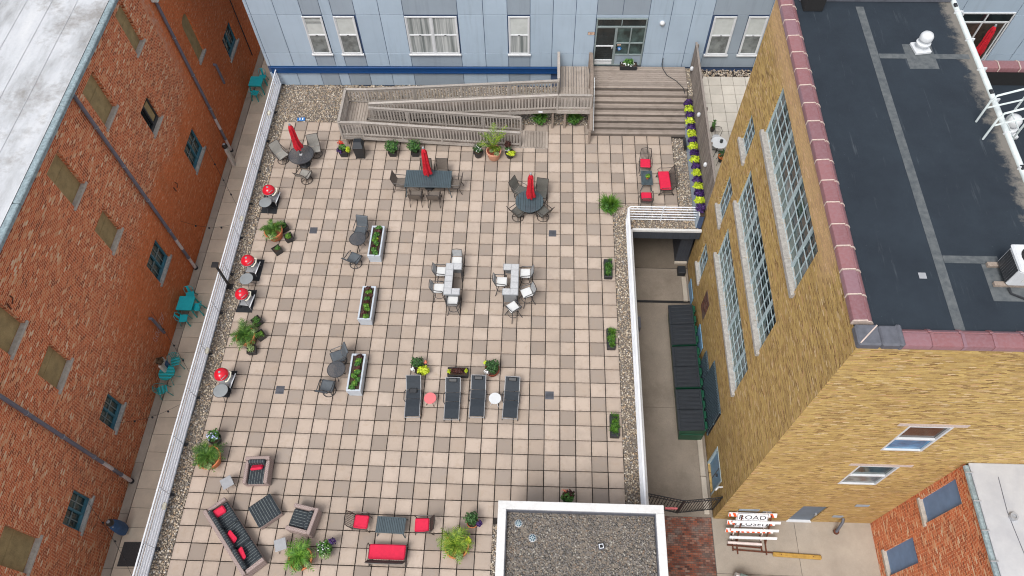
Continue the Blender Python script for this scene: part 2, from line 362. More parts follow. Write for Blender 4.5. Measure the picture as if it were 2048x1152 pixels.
# dark roll roofing, white weathered roofing, light membrane
def roofing():
    t = NT('roof_dark'); p = t.pos(); c = t.mix(t.maprange(t.noise(p, .8, 5, .7), .3, .7), (.008,.013,.021,1), (.017,.026,.037,1))
    c = t.mix(t.math('MULTIPLY', t.maprange(t.noise(t.scl(p, (9,.6,1)), 1, 4, .7), .62, .75), .35), c, (.12,.135,.15,1))
    c = t.mix(t.maprange(t.noise(p, 26, 2), .72, .78, 0, .4), c, (.16,.18,.2,1))
    c = t.mix(t.math('MULTIPLY', t.maprange(t.noise(p, 110, 2), .4, .7), .5), c, (.045,.058,.073,1))
    sp = t.new('ShaderNodeSeparateXYZ'); t.l.new(p, sp.inputs[0])
    e = t.math('ADD', sp.outputs[0], t.math('MULTIPLY', t.math('SUBTRACT', t.noise(p, 2.2, 5, .75), .5), 1.3)); c = t.mix(t.math('MULTIPLY', t.maprange(e, 12.0, 12.3, 0, .6), t.math('LESS_THAN', sp.outputs[0], 12.43)), c, (.26,.235,.20,1))
    t.bump(t.noise(p, 140, 2), .3, .004); t.fin(c, .75, spec=.3)
    t = NT('roof_patch'); p = t.pos(); c = t.mix(t.maprange(t.noise(p, 6, 4), .3, .7), (.055,.066,.075,1), (.115,.125,.13,1)); t.bump(t.noise(p, 90, 2), .3, .004); t.fin(c, .85)
    t = NT('roof_white'); p = t.pos(); a = t.noise(t.scl(p, (1.6,.45,1)), .55, 6, .65); c = t.ramp(a, [(.28,(.22,.22,.22)),(.40,(.36,.37,.385)),(.52,(.47,.485,.51)),(.7,(.54,.55,.565))])
    d = t.maprange(t.noise(p, .33, 6, .78), .52, .66); c = t.mix(t.math('MULTIPLY', d, .75), c, (.20,.185,.17,1))
    c = t.mix(t.math('MULTIPLY', t.maprange(t.noise(p, 7, 5, .7), .5, .75), .35), c, (.33,.37,.41,1)); t.bump(t.noise(p, 5, 4), .3, .02); t.fin(c, .7)
    t = NT('roof_grey'); p = t.pos(); c = t.mix(t.maprange(t.noise(p, .8, 5, .7), .35, .7), (.36,.37,.40,1), (.46,.47,.49,1)); t.fin(c, .7)
roofing()
t = NT('coping_tile'); r = t.rnd(); p = t.pos(); c = t.ramp(r, [(0,(.19,.088,.098)),(.3,(.235,.098,.102)),(.6,(.265,.115,.118)),(1,(.22,.125,.15))])
c = t.mix(t.maprange(t.noise(t.scl(p,(4,4,1)), 4, 4), .35, .7), c, t.mix(.4, c, (.28,.19,.215,1))); t.fin(c, .3, spec=.5)
simple('mortar_pale', (.52,.42,.37,1), .9, .2, 20, world=True)
simple('metal_lead', (.10,.105,.125,1), .5, .2, 6, world=True)
simple('gutter_teal', (.27,.345,.375,1), .45, .2, 3, world=True, fine=.35, bscale=14)
simple('gutter_white', (.60,.66,.66,1), .4, .12, 4, world=True)
simple('downpipe', (.135,.135,.175,1), .4, .15, 4, world=True)
simple('pipe_white', (.60,.52,.50,1), .5, .15, 8, world=True)
def glass(name, col, rough=.08, var=.3, scale=1.5, spec=.6):
    t = NT(name); p = t.pos(); c = t.mix(t.maprange(t.noise(p, scale, 3), .35, .65), sc(col,1-var), sc(col,1+var)); t.fin(c, rough, spec=spec)
glass('glass_dark', (.012,.018,.020,1)); simple('frame_grey', (.20,.245,.25,1), .45, .1, 5, world=True); simple('guard_bar', (.07,.105,.13,1), .5); glass('glass_green', (.035,.06,.058,1), .1, .6, 2.5); glass('glass_frost', (.13,.175,.16,1), .25, .25, 3)
glass('glass_blue', (.03,.075,.11,1), .1, .3); glass('glass_shade', (.50,.53,.52,1), .15, .08, 2); glass('glass_mid', (.15,.165,.165,1), .12, .35, 3); glass('glass_sky', (.06,.20,.36,1), .12, .35, 2); glass('glass_brown', (.055,.042,.035,1), .15, .3, 3)
simple('black_iron', (.016,.016,.018,1), .45, .2)
simple('black_plastic', (.018,.02,.024,1), .5, .2)
simple('dark_slat', (.058,.083,.097,1), .42, .15, 5)
simple('dark_frame', (.035,.037,.042,1), .4, .15)
simple('bronze_frame', (.040,.033,.030,1), .4, .15)
simple('chrome', (.55,.56,.57,1), .25, .1, metal=.7)
simple('steel_grey', (.30,.31,.33,1), .4, .12)
simple('sling_grey', (.27,.262,.24,1), .8, .1, 10, .2, 200)
simple('sling_brown', (.14,.118,.10,1), .8, .12, 10, .2, 200)
simple('sling_olive', (.10,.098,.088,1), .8, .12, 10, .2, 200)
simple('sling_slate', (.085,.10,.115,1), .75, .12, 10, .2, 200)
simple('sling_black', (.018,.025,.034,1), .75, .15, 10, .2, 200)
simple('sling_light', (.30,.31,.32,1), .75, .1, 10)
simple('cushion_white', (.60,.61,.61,1), .85, .05, 6, .2, 30)
simple('cushion_red', (.58,.010,.05,1), .8, .1, 8, .25, 60)
simple('umbrella_red', (.50,.008,.022,1), .9, .25, 7, .3, 40)
simple('lid_red', (.58,.012,.028,1), .18, .06, 3)
simple('pink_paint', (.62,.16,.17,1), .4, .06)
simple('teal_bright', (.02,.55,.63,1), .4, .08, 4)
simple('teal_dark', (.015,.34,.33,1), .45, .1, 4)
simple('terracotta', (.52,.17,.065,1), .75, .15, 6, .15, 60)
simple('terracotta_pale', (.60,.30,.20,1), .75, .12, 6, .15, 60)
simple('soil', (.045,.028,.018,1), .95, .4, 20, .6, 40)
simple('soil_red', (.17,.035,.015,1), .95, .3, 20, .6, 40)
simple('planter_white', (.46,.51,.57,1), .4, .06, 5)
t = NT('stripe_fabric'); p = t.obj(); sp = t.new('ShaderNodeSeparateXYZ'); t.l.new(p, sp.inputs[0])
fr = t.math('FRACT', t.math('MULTIPLY', sp.outputs[0], 1/.10)); ln = t.math('LESS_THAN', t.math('ABSOLUTE', t.math('SUBTRACT', fr, .5)), .075)
br = t.math('GREATER_THAN', t.noise(t.scl(p,(1,1,1)), 16, 1), .40); c = t.mix(t.math('MULTIPLY', ln, br), t.mix(t.maprange(t.noise(p, 9, 3), .3, .7), (.012,.018,.024,1), (.026,.036,.045,1)), (.15,.17,.17,1)); t.bump(t.noise(p, 40, 2), .2, .01); t.fin(c, .85)
t = NT('wicker'); p = t.obj(); sp = t.new('ShaderNodeSeparateXYZ'); t.l.new(p, sp.inputs[0]); hs2 = None
for k, s_ in ((0,46),(1,46),(2,60)):
    w_ = t.math('SINE', t.math('MULTIPLY', sp.outputs[k], s_*2)); hs2 = w_ if hs2 is None else t.math('MULTIPLY', hs2, t.math('ADD', w_, .35))
c = t.mix(t.maprange(hs2, -.8, .8), (.19,.135,.125,1), (.40,.32,.30,1)); t.bump(hs2, .5, .006); t.fin(c, .6)
def leaf(name, a, b, c3=None):
    t = NT(name); r = t.rnd(); c = t.ramp(r, [(0,a),(.5,b),(1,c3 or sc(b+(1,) if len(b)==3 else b,1.4)[:3])])
    t.fin(c, .55, spec=.3); t.b.inputs['Subsurface Weight'].default_value = 0.0
leaf('leaf_green', (.022,.075,.014), (.05,.14,.025), (.10,.22,.04)); leaf('leaf_dark', (.012,.04,.012), (.03,.085,.022), (.06,.14,.04)); leaf('leaf_palm', (.022,.068,.009), (.05,.125,.017), (.11,.20,.032))
leaf('leaf_palm_yellow', (.06,.13,.010), (.13,.22,.018), (.26,.33,.04)); leaf('leaf_lime', (.26,.36,.012), (.42,.52,.02), (.55,.62,.06)); leaf('leaf_purple', (.012,.006,.03), (.035,.013,.085), (.075,.03,.16))
leaf('leaf_burgundy', (.02,.008,.008), (.05,.015,.012), (.09,.03,.02)); leaf('leaf_sage', (.11,.17,.07), (.19,.26,.10), (.30,.36,.16)); leaf('petal_white', (.62,.64,.66), (.78,.80,.80), (.85,.86,.86))
leaf('petal_red', (.35,.012,.01), (.52,.04,.02), (.60,.10,.03)); leaf('petal_coral', (.60,.12,.07), (.66,.20,.12), (.7,.3,.2)); leaf('petal_blue', (.18,.25,.55), (.35,.42,.7), (.6,.65,.8)); leaf('leaf_fern', (.035,.105,.010), (.072,.18,.018), (.14,.27,.035)); leaf('leaf_dry', (.05,.028,.014), (.09,.055,.03), (.14,.10,.06))
simple('dumpster_green', (.003,.055,.028,1), .45, .2, 3); simple('lid_black', (.012,.016,.022,1), .5, .2, 4)
simple('barricade_white', (.74,.75,.77,1), .4, .06); simple('barricade_orange', (.72,.10,.02,1), .45, .1); simple('text_black', (.012,.013,.018,1), .6); simple('rust', (.10,.03,.014,1), .85, .4, 12)
simple('yellow_paint', (.44,.265,.055,1), .75, .22, 5, .2, 40, world=True, fine=.2); simple('door_steel', (.10,.135,.18,1), .5, .12, 2, world=True); simple('door_blue', (.16,.30,.45,1), .5, .15, 1.5, world=True)
simple('zinc_top', (.33,.36,.37,1), .3, .12, 3, metal=.4); simple('car_white', (.72,.74,.77,1), .15, .03); simple('mat_black', (.014,.016,.02,1), .9, .3, 30); simple('mat_grey', (.055,.053,.055,1), .9, .3, 30)
simple('plaque_peach', (.60,.42,.32,1), .5); simple('cream_plastic', (.72,.70,.58,1), .4); simple('blue_sticker', (.01,.16,.48,1), .4); simple('cover_blue', (.035,.095,.215,1), .7, .25, 6, .3, 30); simple('plaster_white', (.62,.58,.54,1), .85, .15, 9, .3, 40); simple('fire_orange', (.62,.16,.03,1), .5, .3, 12); simple('marble', (.44,.45,.465,1), .25, .1, 14); simple('bar_panel', (.22,.235,.25,1), .5, .1)
# ================================================================ STRUCTURE
G = -3.6                                                   # street level, terrace top is z = 0
WSET = set()
def wthing(name, label, cat, loc, group=None):
    o = thing(name, label, cat, loc, 0, group); WSET.add(o.name); return o
_link = link
def link(name, me, parent=None, loc=None, rz=0):
    o = _link(name, me, parent, loc, rz)
    if parent is not None and parent.name in WSET:
        L = parent.location; b = Vector(loc) if loc is not None else Vector((0,0,0)); o.location = b-L
    return o
def struct(name, mb, mat, parent=None):
    o = mb.build(name, mat, parent); 
    if parent is None: o['kind'] = 'structure'
    return o
def boxo(name, mat, parent, x0, x1, y0, y1, z0, z1, c=0): return MB().box(x0,x1,y0,y1,z0,z1,c).build(name, mat, parent)
struct('ground', MB().box(-400,400,-300,500,G-.3,G-.008), 'ground_asphalt')
# --- pedestrian walkway on the left, one slab each
wk = struct('walkway', MB().box(-17.75,-14.3,-22,26,G-.1,G-.004), 'bedding')
slab = {}
for i, (a, b) in enumerate(((-17.36,-16.25),(-16.25,-14.3))):
    slab[i] = MB().box(0.006,b-a-.006,.006,.804,-.06,.012,.006).mesh('slab','walk_slab')
    for k in range(-24, 30):
        if -20 < k*.81 < 24: link('slab', slab[i], wk, (a, k*.81-.2, G+random.uniform(-.002,.003)))
cs = MB()
for k in range(22): cs.box(-17.75,-17.37,-22+k*2.2+.006,-22+(k+1)*2.2-.006,G-.02,G+.045,.012)
cs.build('kerb_strip', 'curb_concrete', wk)
# --- terrace: podium body, bedding, pavers
pod = MB(); pod.box(-14.3,3.86,-20,10.6,G,-.06); pod.box(3.862,7.05,1.56,10.6,-.62,-.06); pod.box(3.862,7.05,5.2,10.6,G,-.622)
ter = struct('terrace', pod, 'bedding')
def dark(c, r): return (c % 4 == 3) if r % 2 else (c % 4 == 1)
PM = {d: MB().box(.016,T-.016,-T+.016,-.016,-.055,0,.006).mesh('paver', 'paver_dark' if d else 'paver_light') for d in (0,1)}
cells = []
for r in range(-13, 24):
    for c in range(-22, 5):
        x, y = c*T, -r*T
        if x > -1.9 and y-T < -11.8: continue                # stair tower stands here
        if c == -22 and False: continue
        cells.append((r, c))
for r in range(-13, -4):
    for c in range(5, 10): cells.append((r, c))
cells.sort(key=lambda q: (-q[0], q[1]))
def cz(): return random.uniform(-.003,.003)
for i, (r, c) in enumerate(cells[:300]):
    o = link('paver', PM[1 if dark(c,r) else 0], ter, (c*T+random.uniform(-.003,.003), -r*T+random.uniform(-.003,.003), cz())); o.rotation_euler = (0,0,random.uniform(-.004,.004))
mbl, mbd = MB(), MB()
extra = [(r, c) for r in range(24, 32) for c in range(-22, -3)]
for (r, c) in cells[300:]+extra:
    m = mbd if dark(c,r) else mbl; x, y, z = c*T+random.uniform(-.003,.003), -r*T+random.uniform(-.003,.003), cz(); m.box(x+.016,x+T-.016,y-T+.016,y-.016,z-.055,z,.006)
mbl.build('far_pavers', 'paver_light', ter)['kind'] = 'stuff'; mbd.build('far_dark_pavers', 'paver_dark', ter)['kind'] = 'stuff'
# --- gravel: real pebbles
OCT = np.array([(1,0,0),(-1,0,0),(0,1,0),(0,-1,0),(0,0,1),(0,0,-1)], float); OF = np.array([(0,2,4),(2,1,4),(1,3,4),(3,0,4),(2,0,5),(1,2,5),(3,1,5),(0,3,5)])
def pebbles(name, rects, dens, size, mat, label, z=0.0):
    P = []
    for (x0,x1,y0,y1) in rects:
        n = int(abs((x1-x0)*(y1-y0))*dens); P.append(np.stack([RNG.uniform(x0,x1,n), RNG.uniform(y0,y1,n), z+RNG.uniform(-.02,.012,n)], 1))
    P = np.concatenate(P); n = len(P); s = RNG.uniform(.55,1.25,(n,1))*size*np.stack([RNG.uniform(.8,1.35,n), RNG.uniform(.7,1.0,n), RNG.uniform(.45,.8,n)], 1)
    a = RNG.uniform(0,2*PI,n); ca, sa = np.cos(a)[:,None], np.sin(a)[:,None]; b = RNG.uniform(-.5,.5,n)[:,None]
    V = OCT[None]*s[:,None,:]; x, y, zz = V[:,:,0], V[:,:,1], V[:,:,2]; y2 = y*np.cos(b)-zz*np.sin(b); z2 = y*np.sin(b)+zz*np.cos(b)
    V = np.stack([x*ca-y2*sa, x*sa+y2*ca, z2], 2)+P[:,None,:]; V = V.reshape(-1,3)
    Fc = (OF[None]+(np.arange(n)*6)[:,None,None]).reshape(-1,3)
    me = bpy.data.meshes.new(name); me.vertices.add(len(V)); me.vertices.foreach_set('co', V.ravel()); me.loops.add(Fc.size); me.loops.foreach_set('vertex_index', Fc.ravel().astype(np.int32))
    me.polygons.add(len(Fc)); me.polygons.foreach_set('loop_start', np.arange(0,Fc.size,3,dtype=np.int32)); me.update(calc_edges=True); me.materials.append(MT[mat])
    o = link(name, me); tag(o, label, 'gravel', kind='stuff'); return o
gb = MB(); GR = [(-14.05,-13.43,-19.5,10.55),(-13.43,-8.0,7.94,10.55),(-8.0,-1.5,7.46,10.6),(-1.5,2.05,7.94,10.6),(3.06,3.84,-11.8,2.95),(3.84,6.95,1.6,2.93),(6.12,6.75,2.93,7.12),(-1.83,-1.5,-16,-11.82)]
for q in GR: gb.box(*q,-.06,-.028)
gb.build('gravel_bed', 'gravel_bed', ter)
pebbles('gravel', GR, 330, .05, 'pebbles', 'tan and grey river pebbles bordering the terrace pavers')
# --- left terrace edge: pale metal ledge and white tube railing
lg = struct('terrace_ledge', MB().box(-14.42,-14.06,-17,10.55,-.06,.06,.02), 'ledge_metal'); 
def railing(name, label, p0, p1, zs, step, r=.025, cap=None, foot=True):
    p0 = Vector(p0); p1 = Vector(p1); d = p1-p0; L = d.length; d /= L; n = max(1, round(L/step))
    t = wthing(name, label, 'railing', tuple(p0))
    for z in zs: MB().tube([p0+Vector((0,0,z)), p1+Vector((0,0,z))], cap if (cap and z == zs[-1]) else r, 8).build('rail', 'white_metal', t, True)
    for i in range(n+1):
        q = p0+d*(L*i/n); m = MB().bar(q+Vector((0,0,0)), q+Vector((0,0,zs[-1])), .035, .035, .004); m.build('post', 'white_metal', t)
        if foot: MB().box(q.x+.02,q.x+.16,q.y-.05,q.y+.05,-.03,.07,.01).build('foot_bracket', 'black_plastic', t)
    return t
railing('railing', 'long white tube railing between the walkway and the red grills', (-14.06,10.5,0), (-14.06,-17,0), (.12,.30,.49,.68,.87,1.07), 1.9, .034)
railing('railing', 'white tube railing along the dumpster alley edge', (3.62,1.95,0), (3.62,-11.75,0), (.14,.33,.52,.71,.90,1.07), 2.3, .032, .05, False)
rl = wthing('railing', 'short white rounded railing above the dark garage opening', 'railing', (3.62,2.05,0))
for i, z in enumerate((.14,.33,.52,.71,.90)): MB().tube([(3.72,2.05,z),(6.83,2.05,z)], .024, 8).build('rail', 'white_metal', rl, True)
MB().tube([(3.63,1.97,.2),(3.63,1.97,.95),(3.66,2.03,1.03),(3.76,2.05,1.07),(6.75,2.05,1.07),(6.82,2.05,1.03),(6.85,2.05,.95),(6.85,2.05,-.05)], .028, 8).build('top_rail', 'white_metal', rl, True)
MB().bar((5.2,2.05,-.05),(5.2,2.05,1.07),.04,.04).build('post', 'white_metal', rl)
# white roof edges over the alley, garage header, garage walls
ed = struct('roof_edge', MB().box(3.82,3.90,-11.8,1.56,-.20,.035,.008).box(3.905,7.04,1.50,1.62,-.10,.04,.008), 'coping_white')
ga = wthing('garage', 'dark grey sided garage opening under the terrace with a stub wall', 'garage', (5.4,1.6,G))
boxo('header_board','garage_siding',ga,3.905,7.04,1.53,1.555,-.64,-.11)
for k in range(12): boxo('siding_batten','dark_frame',ga,3.97+k*.26,3.985+k*.26,1.517,1.528,-.62,-.11)
boxo('stub_wall','garage_siding',ga,6.46,7.04,2.2,5.15,G,-.63)
for k in range(10): boxo('siding_batten','dark_frame',ga,6.448,6.458,2.25+k*.28,2.268+k*.28,G,-.63)
for k in range(4): boxo('siding_batten','dark_frame',ga,6.5+k*.14,6.515+k*.14,2.188,2.198,G+.1,-.63)
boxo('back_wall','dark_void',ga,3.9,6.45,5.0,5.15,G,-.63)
MB().box(6.42,7.04,2.05,2.186,G,G+.14,.02).build('wall_kerb','curb_concrete',ga)
# alley floor slabs
al = struct('alley', MB().box(3.87,7.08,-10.4,5.1,G-.1,G-.0055), 'bedding')
for (y0,y1) in ((1.82,5.0),(-.05,1.79),(-5.6,-.19),(-10.4,-5.61)): boxo('slab','garage_concrete_shaded' if y0 > 1.5 else 'alley_concrete',al,3.87,7.06,y0,y1,G-.05,G+.01,.008)
boxo('drain_slot','black_iron',al,3.87,6.75,-.185,-.055,G-.05,G-.003)
for (y0,y1) in ((-10.3,-8.72),(-8.7,-7.05),(-7.03,-4.2),(-.1,1.25)): boxo('kerb','curb_concrete',al,6.70,6.93,y0,y1,G,G+.13,.025)
bp = struct('brick_pavement', MB().box(3.9,6.98,-30,-10.42,G-.1,G+.004), 'paving_brick')
st = struct('street_pavement', MB().box(7.0,13.5,-30,-10.4,G-.1,G-.002), 'bedding')
for i,(x0,x1) in enumerate(((7.0,10.35),(10.362,13.5))):
    for (y0,y1) in ((-12.6,-10.4),(-16.5,-12.612),(-22,-16.512)): boxo('slab','street_concrete',st,x0,x1,y0,y1,G-.05,G+.008,.006)
# ---------------------------------------------------------------- walls with openings
def wall(axis, c, out, u0, u1, v0, v1, holes, depth):
    m = MB(); us = sorted({u0,u1}|{h[0] for h in holes}|{h[1] for h in holes}); vs = sorted({v0,v1}|{h[2] for h in holes}|{h[3] for h in holes})
    pt = (lambda u,v,w=0: (c-out*w,u,v)) if axis == 'x' else (lambda u,v,w=0: (u,c-out*w,v))
    for i in range(len(us)-1):
        for j in range(len(vs)-1):
            cu, cv = (us[i]+us[i+1])/2, (vs[j]+vs[j+1])/2
            if any(h[0] < cu < h[1] and h[2] < cv < h[3] for h in holes): continue
            m.add([pt(us[i],vs[j]),pt(us[i+1],vs[j]),pt(us[i+1],vs[j+1]),pt(us[i],vs[j+1])], [(0,1,2,3)])
    for a,b,d,e in holes:
        for (p,q) in (((a,d),(b,d)),((b,d),(b,e)),((b,e),(a,e)),((a,e),(a,d))):
            m.add([pt(*p),pt(*q),pt(*q,depth),pt(*p,depth)], [(0,1,2,3)])
    return m
def pbox(axis, c, out, u0, u1, v0, v1, w0, w1, ch=0):      # box in wall coordinates, w outwards from the wall face
    a, b = c+out*w0, c+out*w1
    return MB().box(a,b,u0,u1,v0,v1,ch) if axis == 'x' else MB().box(u0,u1,a,b,v0,v1,ch)
# --- left red brick building
LX = -17.75
lb = wthing('brick_building', 'tall red brick warehouse with tan boarded windows and weathered white roof', 'building', (LX,0,G))
boards = [(6.05,6.95,5.95,7.95),(1.85,3.05,5.9,7.82),(-2.07,-.95,5.85,7.75),(-8.25,-7.02,5.88,7.75),(-2.07,-.95,2.85,4.35),(-8.22,-7.0,2.93,4.35),(-14.25,-13.05,1.1,3.1),(-14.25,-13.05,5.9,7.75)]
darkw = [(4.15,5.25,3.0,4.4)]
sash = [(5.45,7.1,-1.1,.48),(-1.12,.4,-1.2,.34),(-8.2,-7.0,-1.38,0),(-12.3,-11.0,-1.27,.08),(13.35,15.05,-.92,.48)]
arch = (10.3,11.25,1.68,4.15)
wall('x', LX, 1, -26, 26, G, 8.5, boards+darkw+sash+[arch], .22).build('wall', 'red_brick', lb)
boxo('wall_core','dark_void',lb,LX-12,LX-.24,-26,26,G,8.4)
for (a,b,d,e) in boards:
    p = pbox('x',LX,1,a,b,d,e,-.21,-.16).build('window_board','board_tan',lb)
    zz = d+(e-d)*.62; pbox('x',LX,1,a,b,zz-.02,zz+.02,-.159,-.145).build('board_batten','board_tan',p)
    pbox('x',LX,1,a-.12,b+.12,d-.10,d+.012,-.155,.06,.015).build('sill','sill_pale',lb)
a,b,d,e = arch; n = 12; A = []
pbox('x',LX,1,a,b,d,e,-.2,-.10).build('arched_board','board_tan',lb)
am = MB(); r = (b-a)/2
am.T = Matrix(((0,0,1,LX-.099),(1,0,0,(a+b)/2),(0,1,0,e-.36),(0,0,0,1)))
for s_ in (-1,1):
    poly = [(s_*r,.36)]+[(s_*r*math.cos(t*PI/2/8), .36*math.sin(t*PI/2/8)) for t in range(9)]
    am.prism(poly if s_ > 0 else poly[::-1], 0, .1)
am.build('arch_spandrel','red_brick',lb); pbox('x',LX,1,a-.08,b+.08,d-.11,d+.012,-.1,.07,.015).build('sill','sill_stone',lb)
for (a,b,d,e) in darkw+sash:
    dk = (a,b,d,e) in darkw
    w = pbox('x',LX,1,a,b,d,e,-.215,-.19).build('window','glass_green' if not dk else 'glass_dark',lb)
    fm = 'teal_paint' if not dk else 'dark_frame'; mid = (a+b)/2; zz = (d+e)/2
    for (p0,p1,q0,q1) in ((a,b,d,d+.16),(a,b,e-.07,e),(a,a+.07,d+.16,e-.07),(b-.07,b,d+.16,e-.07),(mid-.04,mid+.04,d+.16,e-.07)): pbox('x',LX,1,p0,p1,q0,q1,-.19,-.10 if q1-q0 != .16 else -.03,.006).build('frame',fm,w)
    if not dk:
        for s0,s1 in ((a+.07,mid-.04),(mid+.04,b-.07)):
            m_ = (s0+s1)/2; pbox('x',LX,1,m_-.014,m_+.014,d+.16,e-.07,-.19,-.15).build('muntin','frame_grey',w); pbox('x',LX,1,s0,m_-.019,zz+.02,zz+.055,-.19,-.15).build('muntin','frame_grey',w); pbox('x',LX,1,m_+.019,s1,zz+.02,zz+.055,-.19,-.15).build('muntin','frame_grey',w)
    else: pbox('x',LX,1,mid+.041,b-.071,d+.17,e-.3,-.189,-.17).build('shade_board','board_tan',w)
    pbox('x',LX,1,a-.12,b+.12,d-.10,d+.012,-.155,.06,.015).build('sill','sill_pale' if dk else 'sill_stone',lb)
# eave gutter, roof with seams
ev = MB()
for k in range(12): ev.box(LX+.02,LX+.28,-26+k*4.4+.01,-26+(k+1)*4.4-.01,8.42,8.62,.03)
ev.build('eave_gutter','gutter_teal',lb)
MB().add([(LX+.05,-26,8.64),(LX+.05,26,8.64),(LX-14,26,9.0),(LX-14,-26,9.0)],[(0,1,2,3)]).build('roof','roof_white',lb)
for k in range(1,10): 
    x = LX-.2-k*1.0; z = 8.64+(LX+.05-x)*.0257; MB().add([(x,-26,z+.004),(x,26,z+.004),(x+.03,26,z+.012),(x+.03,-26,z+.012)],[(0,1,2,3)]).build('roof_seam','roof_grey',lb)
def dspout(y, z1, hopper=False):
    d = MB().tube([(LX+.11,y,z1),(LX+.11,y,G+2.6)], .075, 10).build('downpipe','downpipe',lb,True)
    MB().tube([(LX+.11,y,G+2.6),(LX+.11,y,G+1.8)], .079, 10).build('pipe_lower','pipe_white',d,True); MB().tube([(LX+.11,y,G+1.8),(LX+.11,y,G+1.0)], .077, 10).build('pipe_lower','downpipe',d,True); MB().tube([(LX+.11,y,G+1.0),(LX+.11,y,G+.12)], .079, 10).build('pipe_lower','pipe_white',d,True)
    for z in np.arange(G+1.0, z1-.3, 2.3): MB().ring((LX+.11,y,z), .085, .012, 12, 5).build('pipe_clip','steel_grey',d,True)
    MB().tube([(LX+.12,y,G+.14),(LX+.12,y,G+.02)], .11, 12).build('pipe_boot','black_plastic',d,True)
    if hopper: MB().box(LX+.01,LX+.34,y-.22,y+.22,z1-.1,z1+.4,.04).build('hopper','gutter_white',d)
dspout(9.05, 6.5, True); dspout(1.25, 8.42); dspout(-9.63, 8.42)
for (y,z0,z1) in ((11.4,-.75,.55),(-3.0,-2.45,-1.1)):
    v = MB().tube([(LX+.02,y,z1),(LX+.14,y,z1-.02),(LX+.15,y,z1-.12),(LX+.15,y,z0)], .07, 8).build('vent_pipe','downpipe',lb,True)
MB().tube([(LX+.05,15.9,8),(LX+.05,15.9,G+.8)], .03, 5).build('cable','black_plastic',lb)
gm = MB()
for q in range(6):
    yy = -2.35-q*.24; gm.tube([(LX+.003,yy+.10*math.cos(k*.8+q)+.01*k, -2.15+.20*math.sin(k*1.1+q*.7)) for k in range(8)], .007, 4)
gm.build('graffiti_scrawl','pipe_white',lb)
for (y,z) in ((-6.6,7.0),(3.6,.35)):
    MB().tube([(LX,y,z),(LX+.16,y-.1,z+.05),(LX+.2,y-.3,z)], .025, 5).tube([(LX+.02,y-.3,z),(LX+.16,y-.45,z-.1)], .03, 5).build('iron_bracket','rust',lb)
# --- blue panel building behind
BY = 10.72
bb = wthing('panel_building', 'pale blue metal panel apartment building with white sash windows', 'building', (0,BY,0)); bb.rotation_euler = (0,0,.01)
boxo('wall_backing','joint_blue',bb,-14.45,28,BY,BY+9,G,7.8)
J = [-14.45,-14.28,-13.05,-11.82,-9.27,-8.11,-6.97,-4.41,-3.2,-2.06,-.98,.1,1.17,2.15,4.60,5.63,6.64,7.57,10.2,11.4,12.6,13.8,15,16.2,17.4,18.9,21.45,22.6,23.8,25,26.2,28]
ZC = [2.13, 4.44]; GREYC = {(-11.82,-9.27),(-6.97,-4.41),(-2.06,-.98),(2.15,4.60),(7.57,10.2)}
def panel(x0,x1,z0,z1,mat='panel_blue'): boxo('panel',mat,bb,x0+.012,x1-.012,BY-.035,BY-.002,z0+.010,z1-.010,.004)
for i in range(len(J)-1):
    a, b = J[i], J[i+1]; gm_ = 'panel_grey' if (a,b) in GREYC else 'panel_blue'
    if (a,b) == (2.15,4.60): panel(a,3.36,4.44,7.7,gm_); panel(3.36,b,4.44,7.7,gm_); panel(a,b,4.27,4.44)
    elif (a,b) == (-11.82,-9.27):
        for x0,x1,mm in ((a,-10.88,gm_),(-10.88,-10.36,'panel_blue'),(-10.36,b,gm_)): panel(x0,x1,4.44,7.7,mm); panel(x0,x1,1.27,2.13,mm); panel(x0,x1,-.02,.86,mm)
        panel(-10.88,-10.36,2.13,4.44)
    else: panel(a,b,4.44,7.7,gm_)
    if (a,b) not in ((2.15,4.60),(-11.82,-9.27)): panel(a,b,1.27,2.13,gm_)
    if b <= .2 and (a,b) != (-11.82,-9.27): panel(a,b,-.02,.86,gm_)
    if (a,b) == (7.57,10.2): panel(8.72,9.25,2.13,4.44,gm_)
    elif (a,b) == (18.9,21.45): pass
    elif gm_ == 'panel_blue': panel(a,b,2.13,4.44)
MB().box(-14.3,.42,BY-.10,BY-.003,.88,1.25,.01).box(-14.3,.42,BY-.13,BY-.102,1.19,1.25).box(-14.3,.42,BY-.13,BY-.102,.88,.94).build('channel_beam','band_blue',bb)
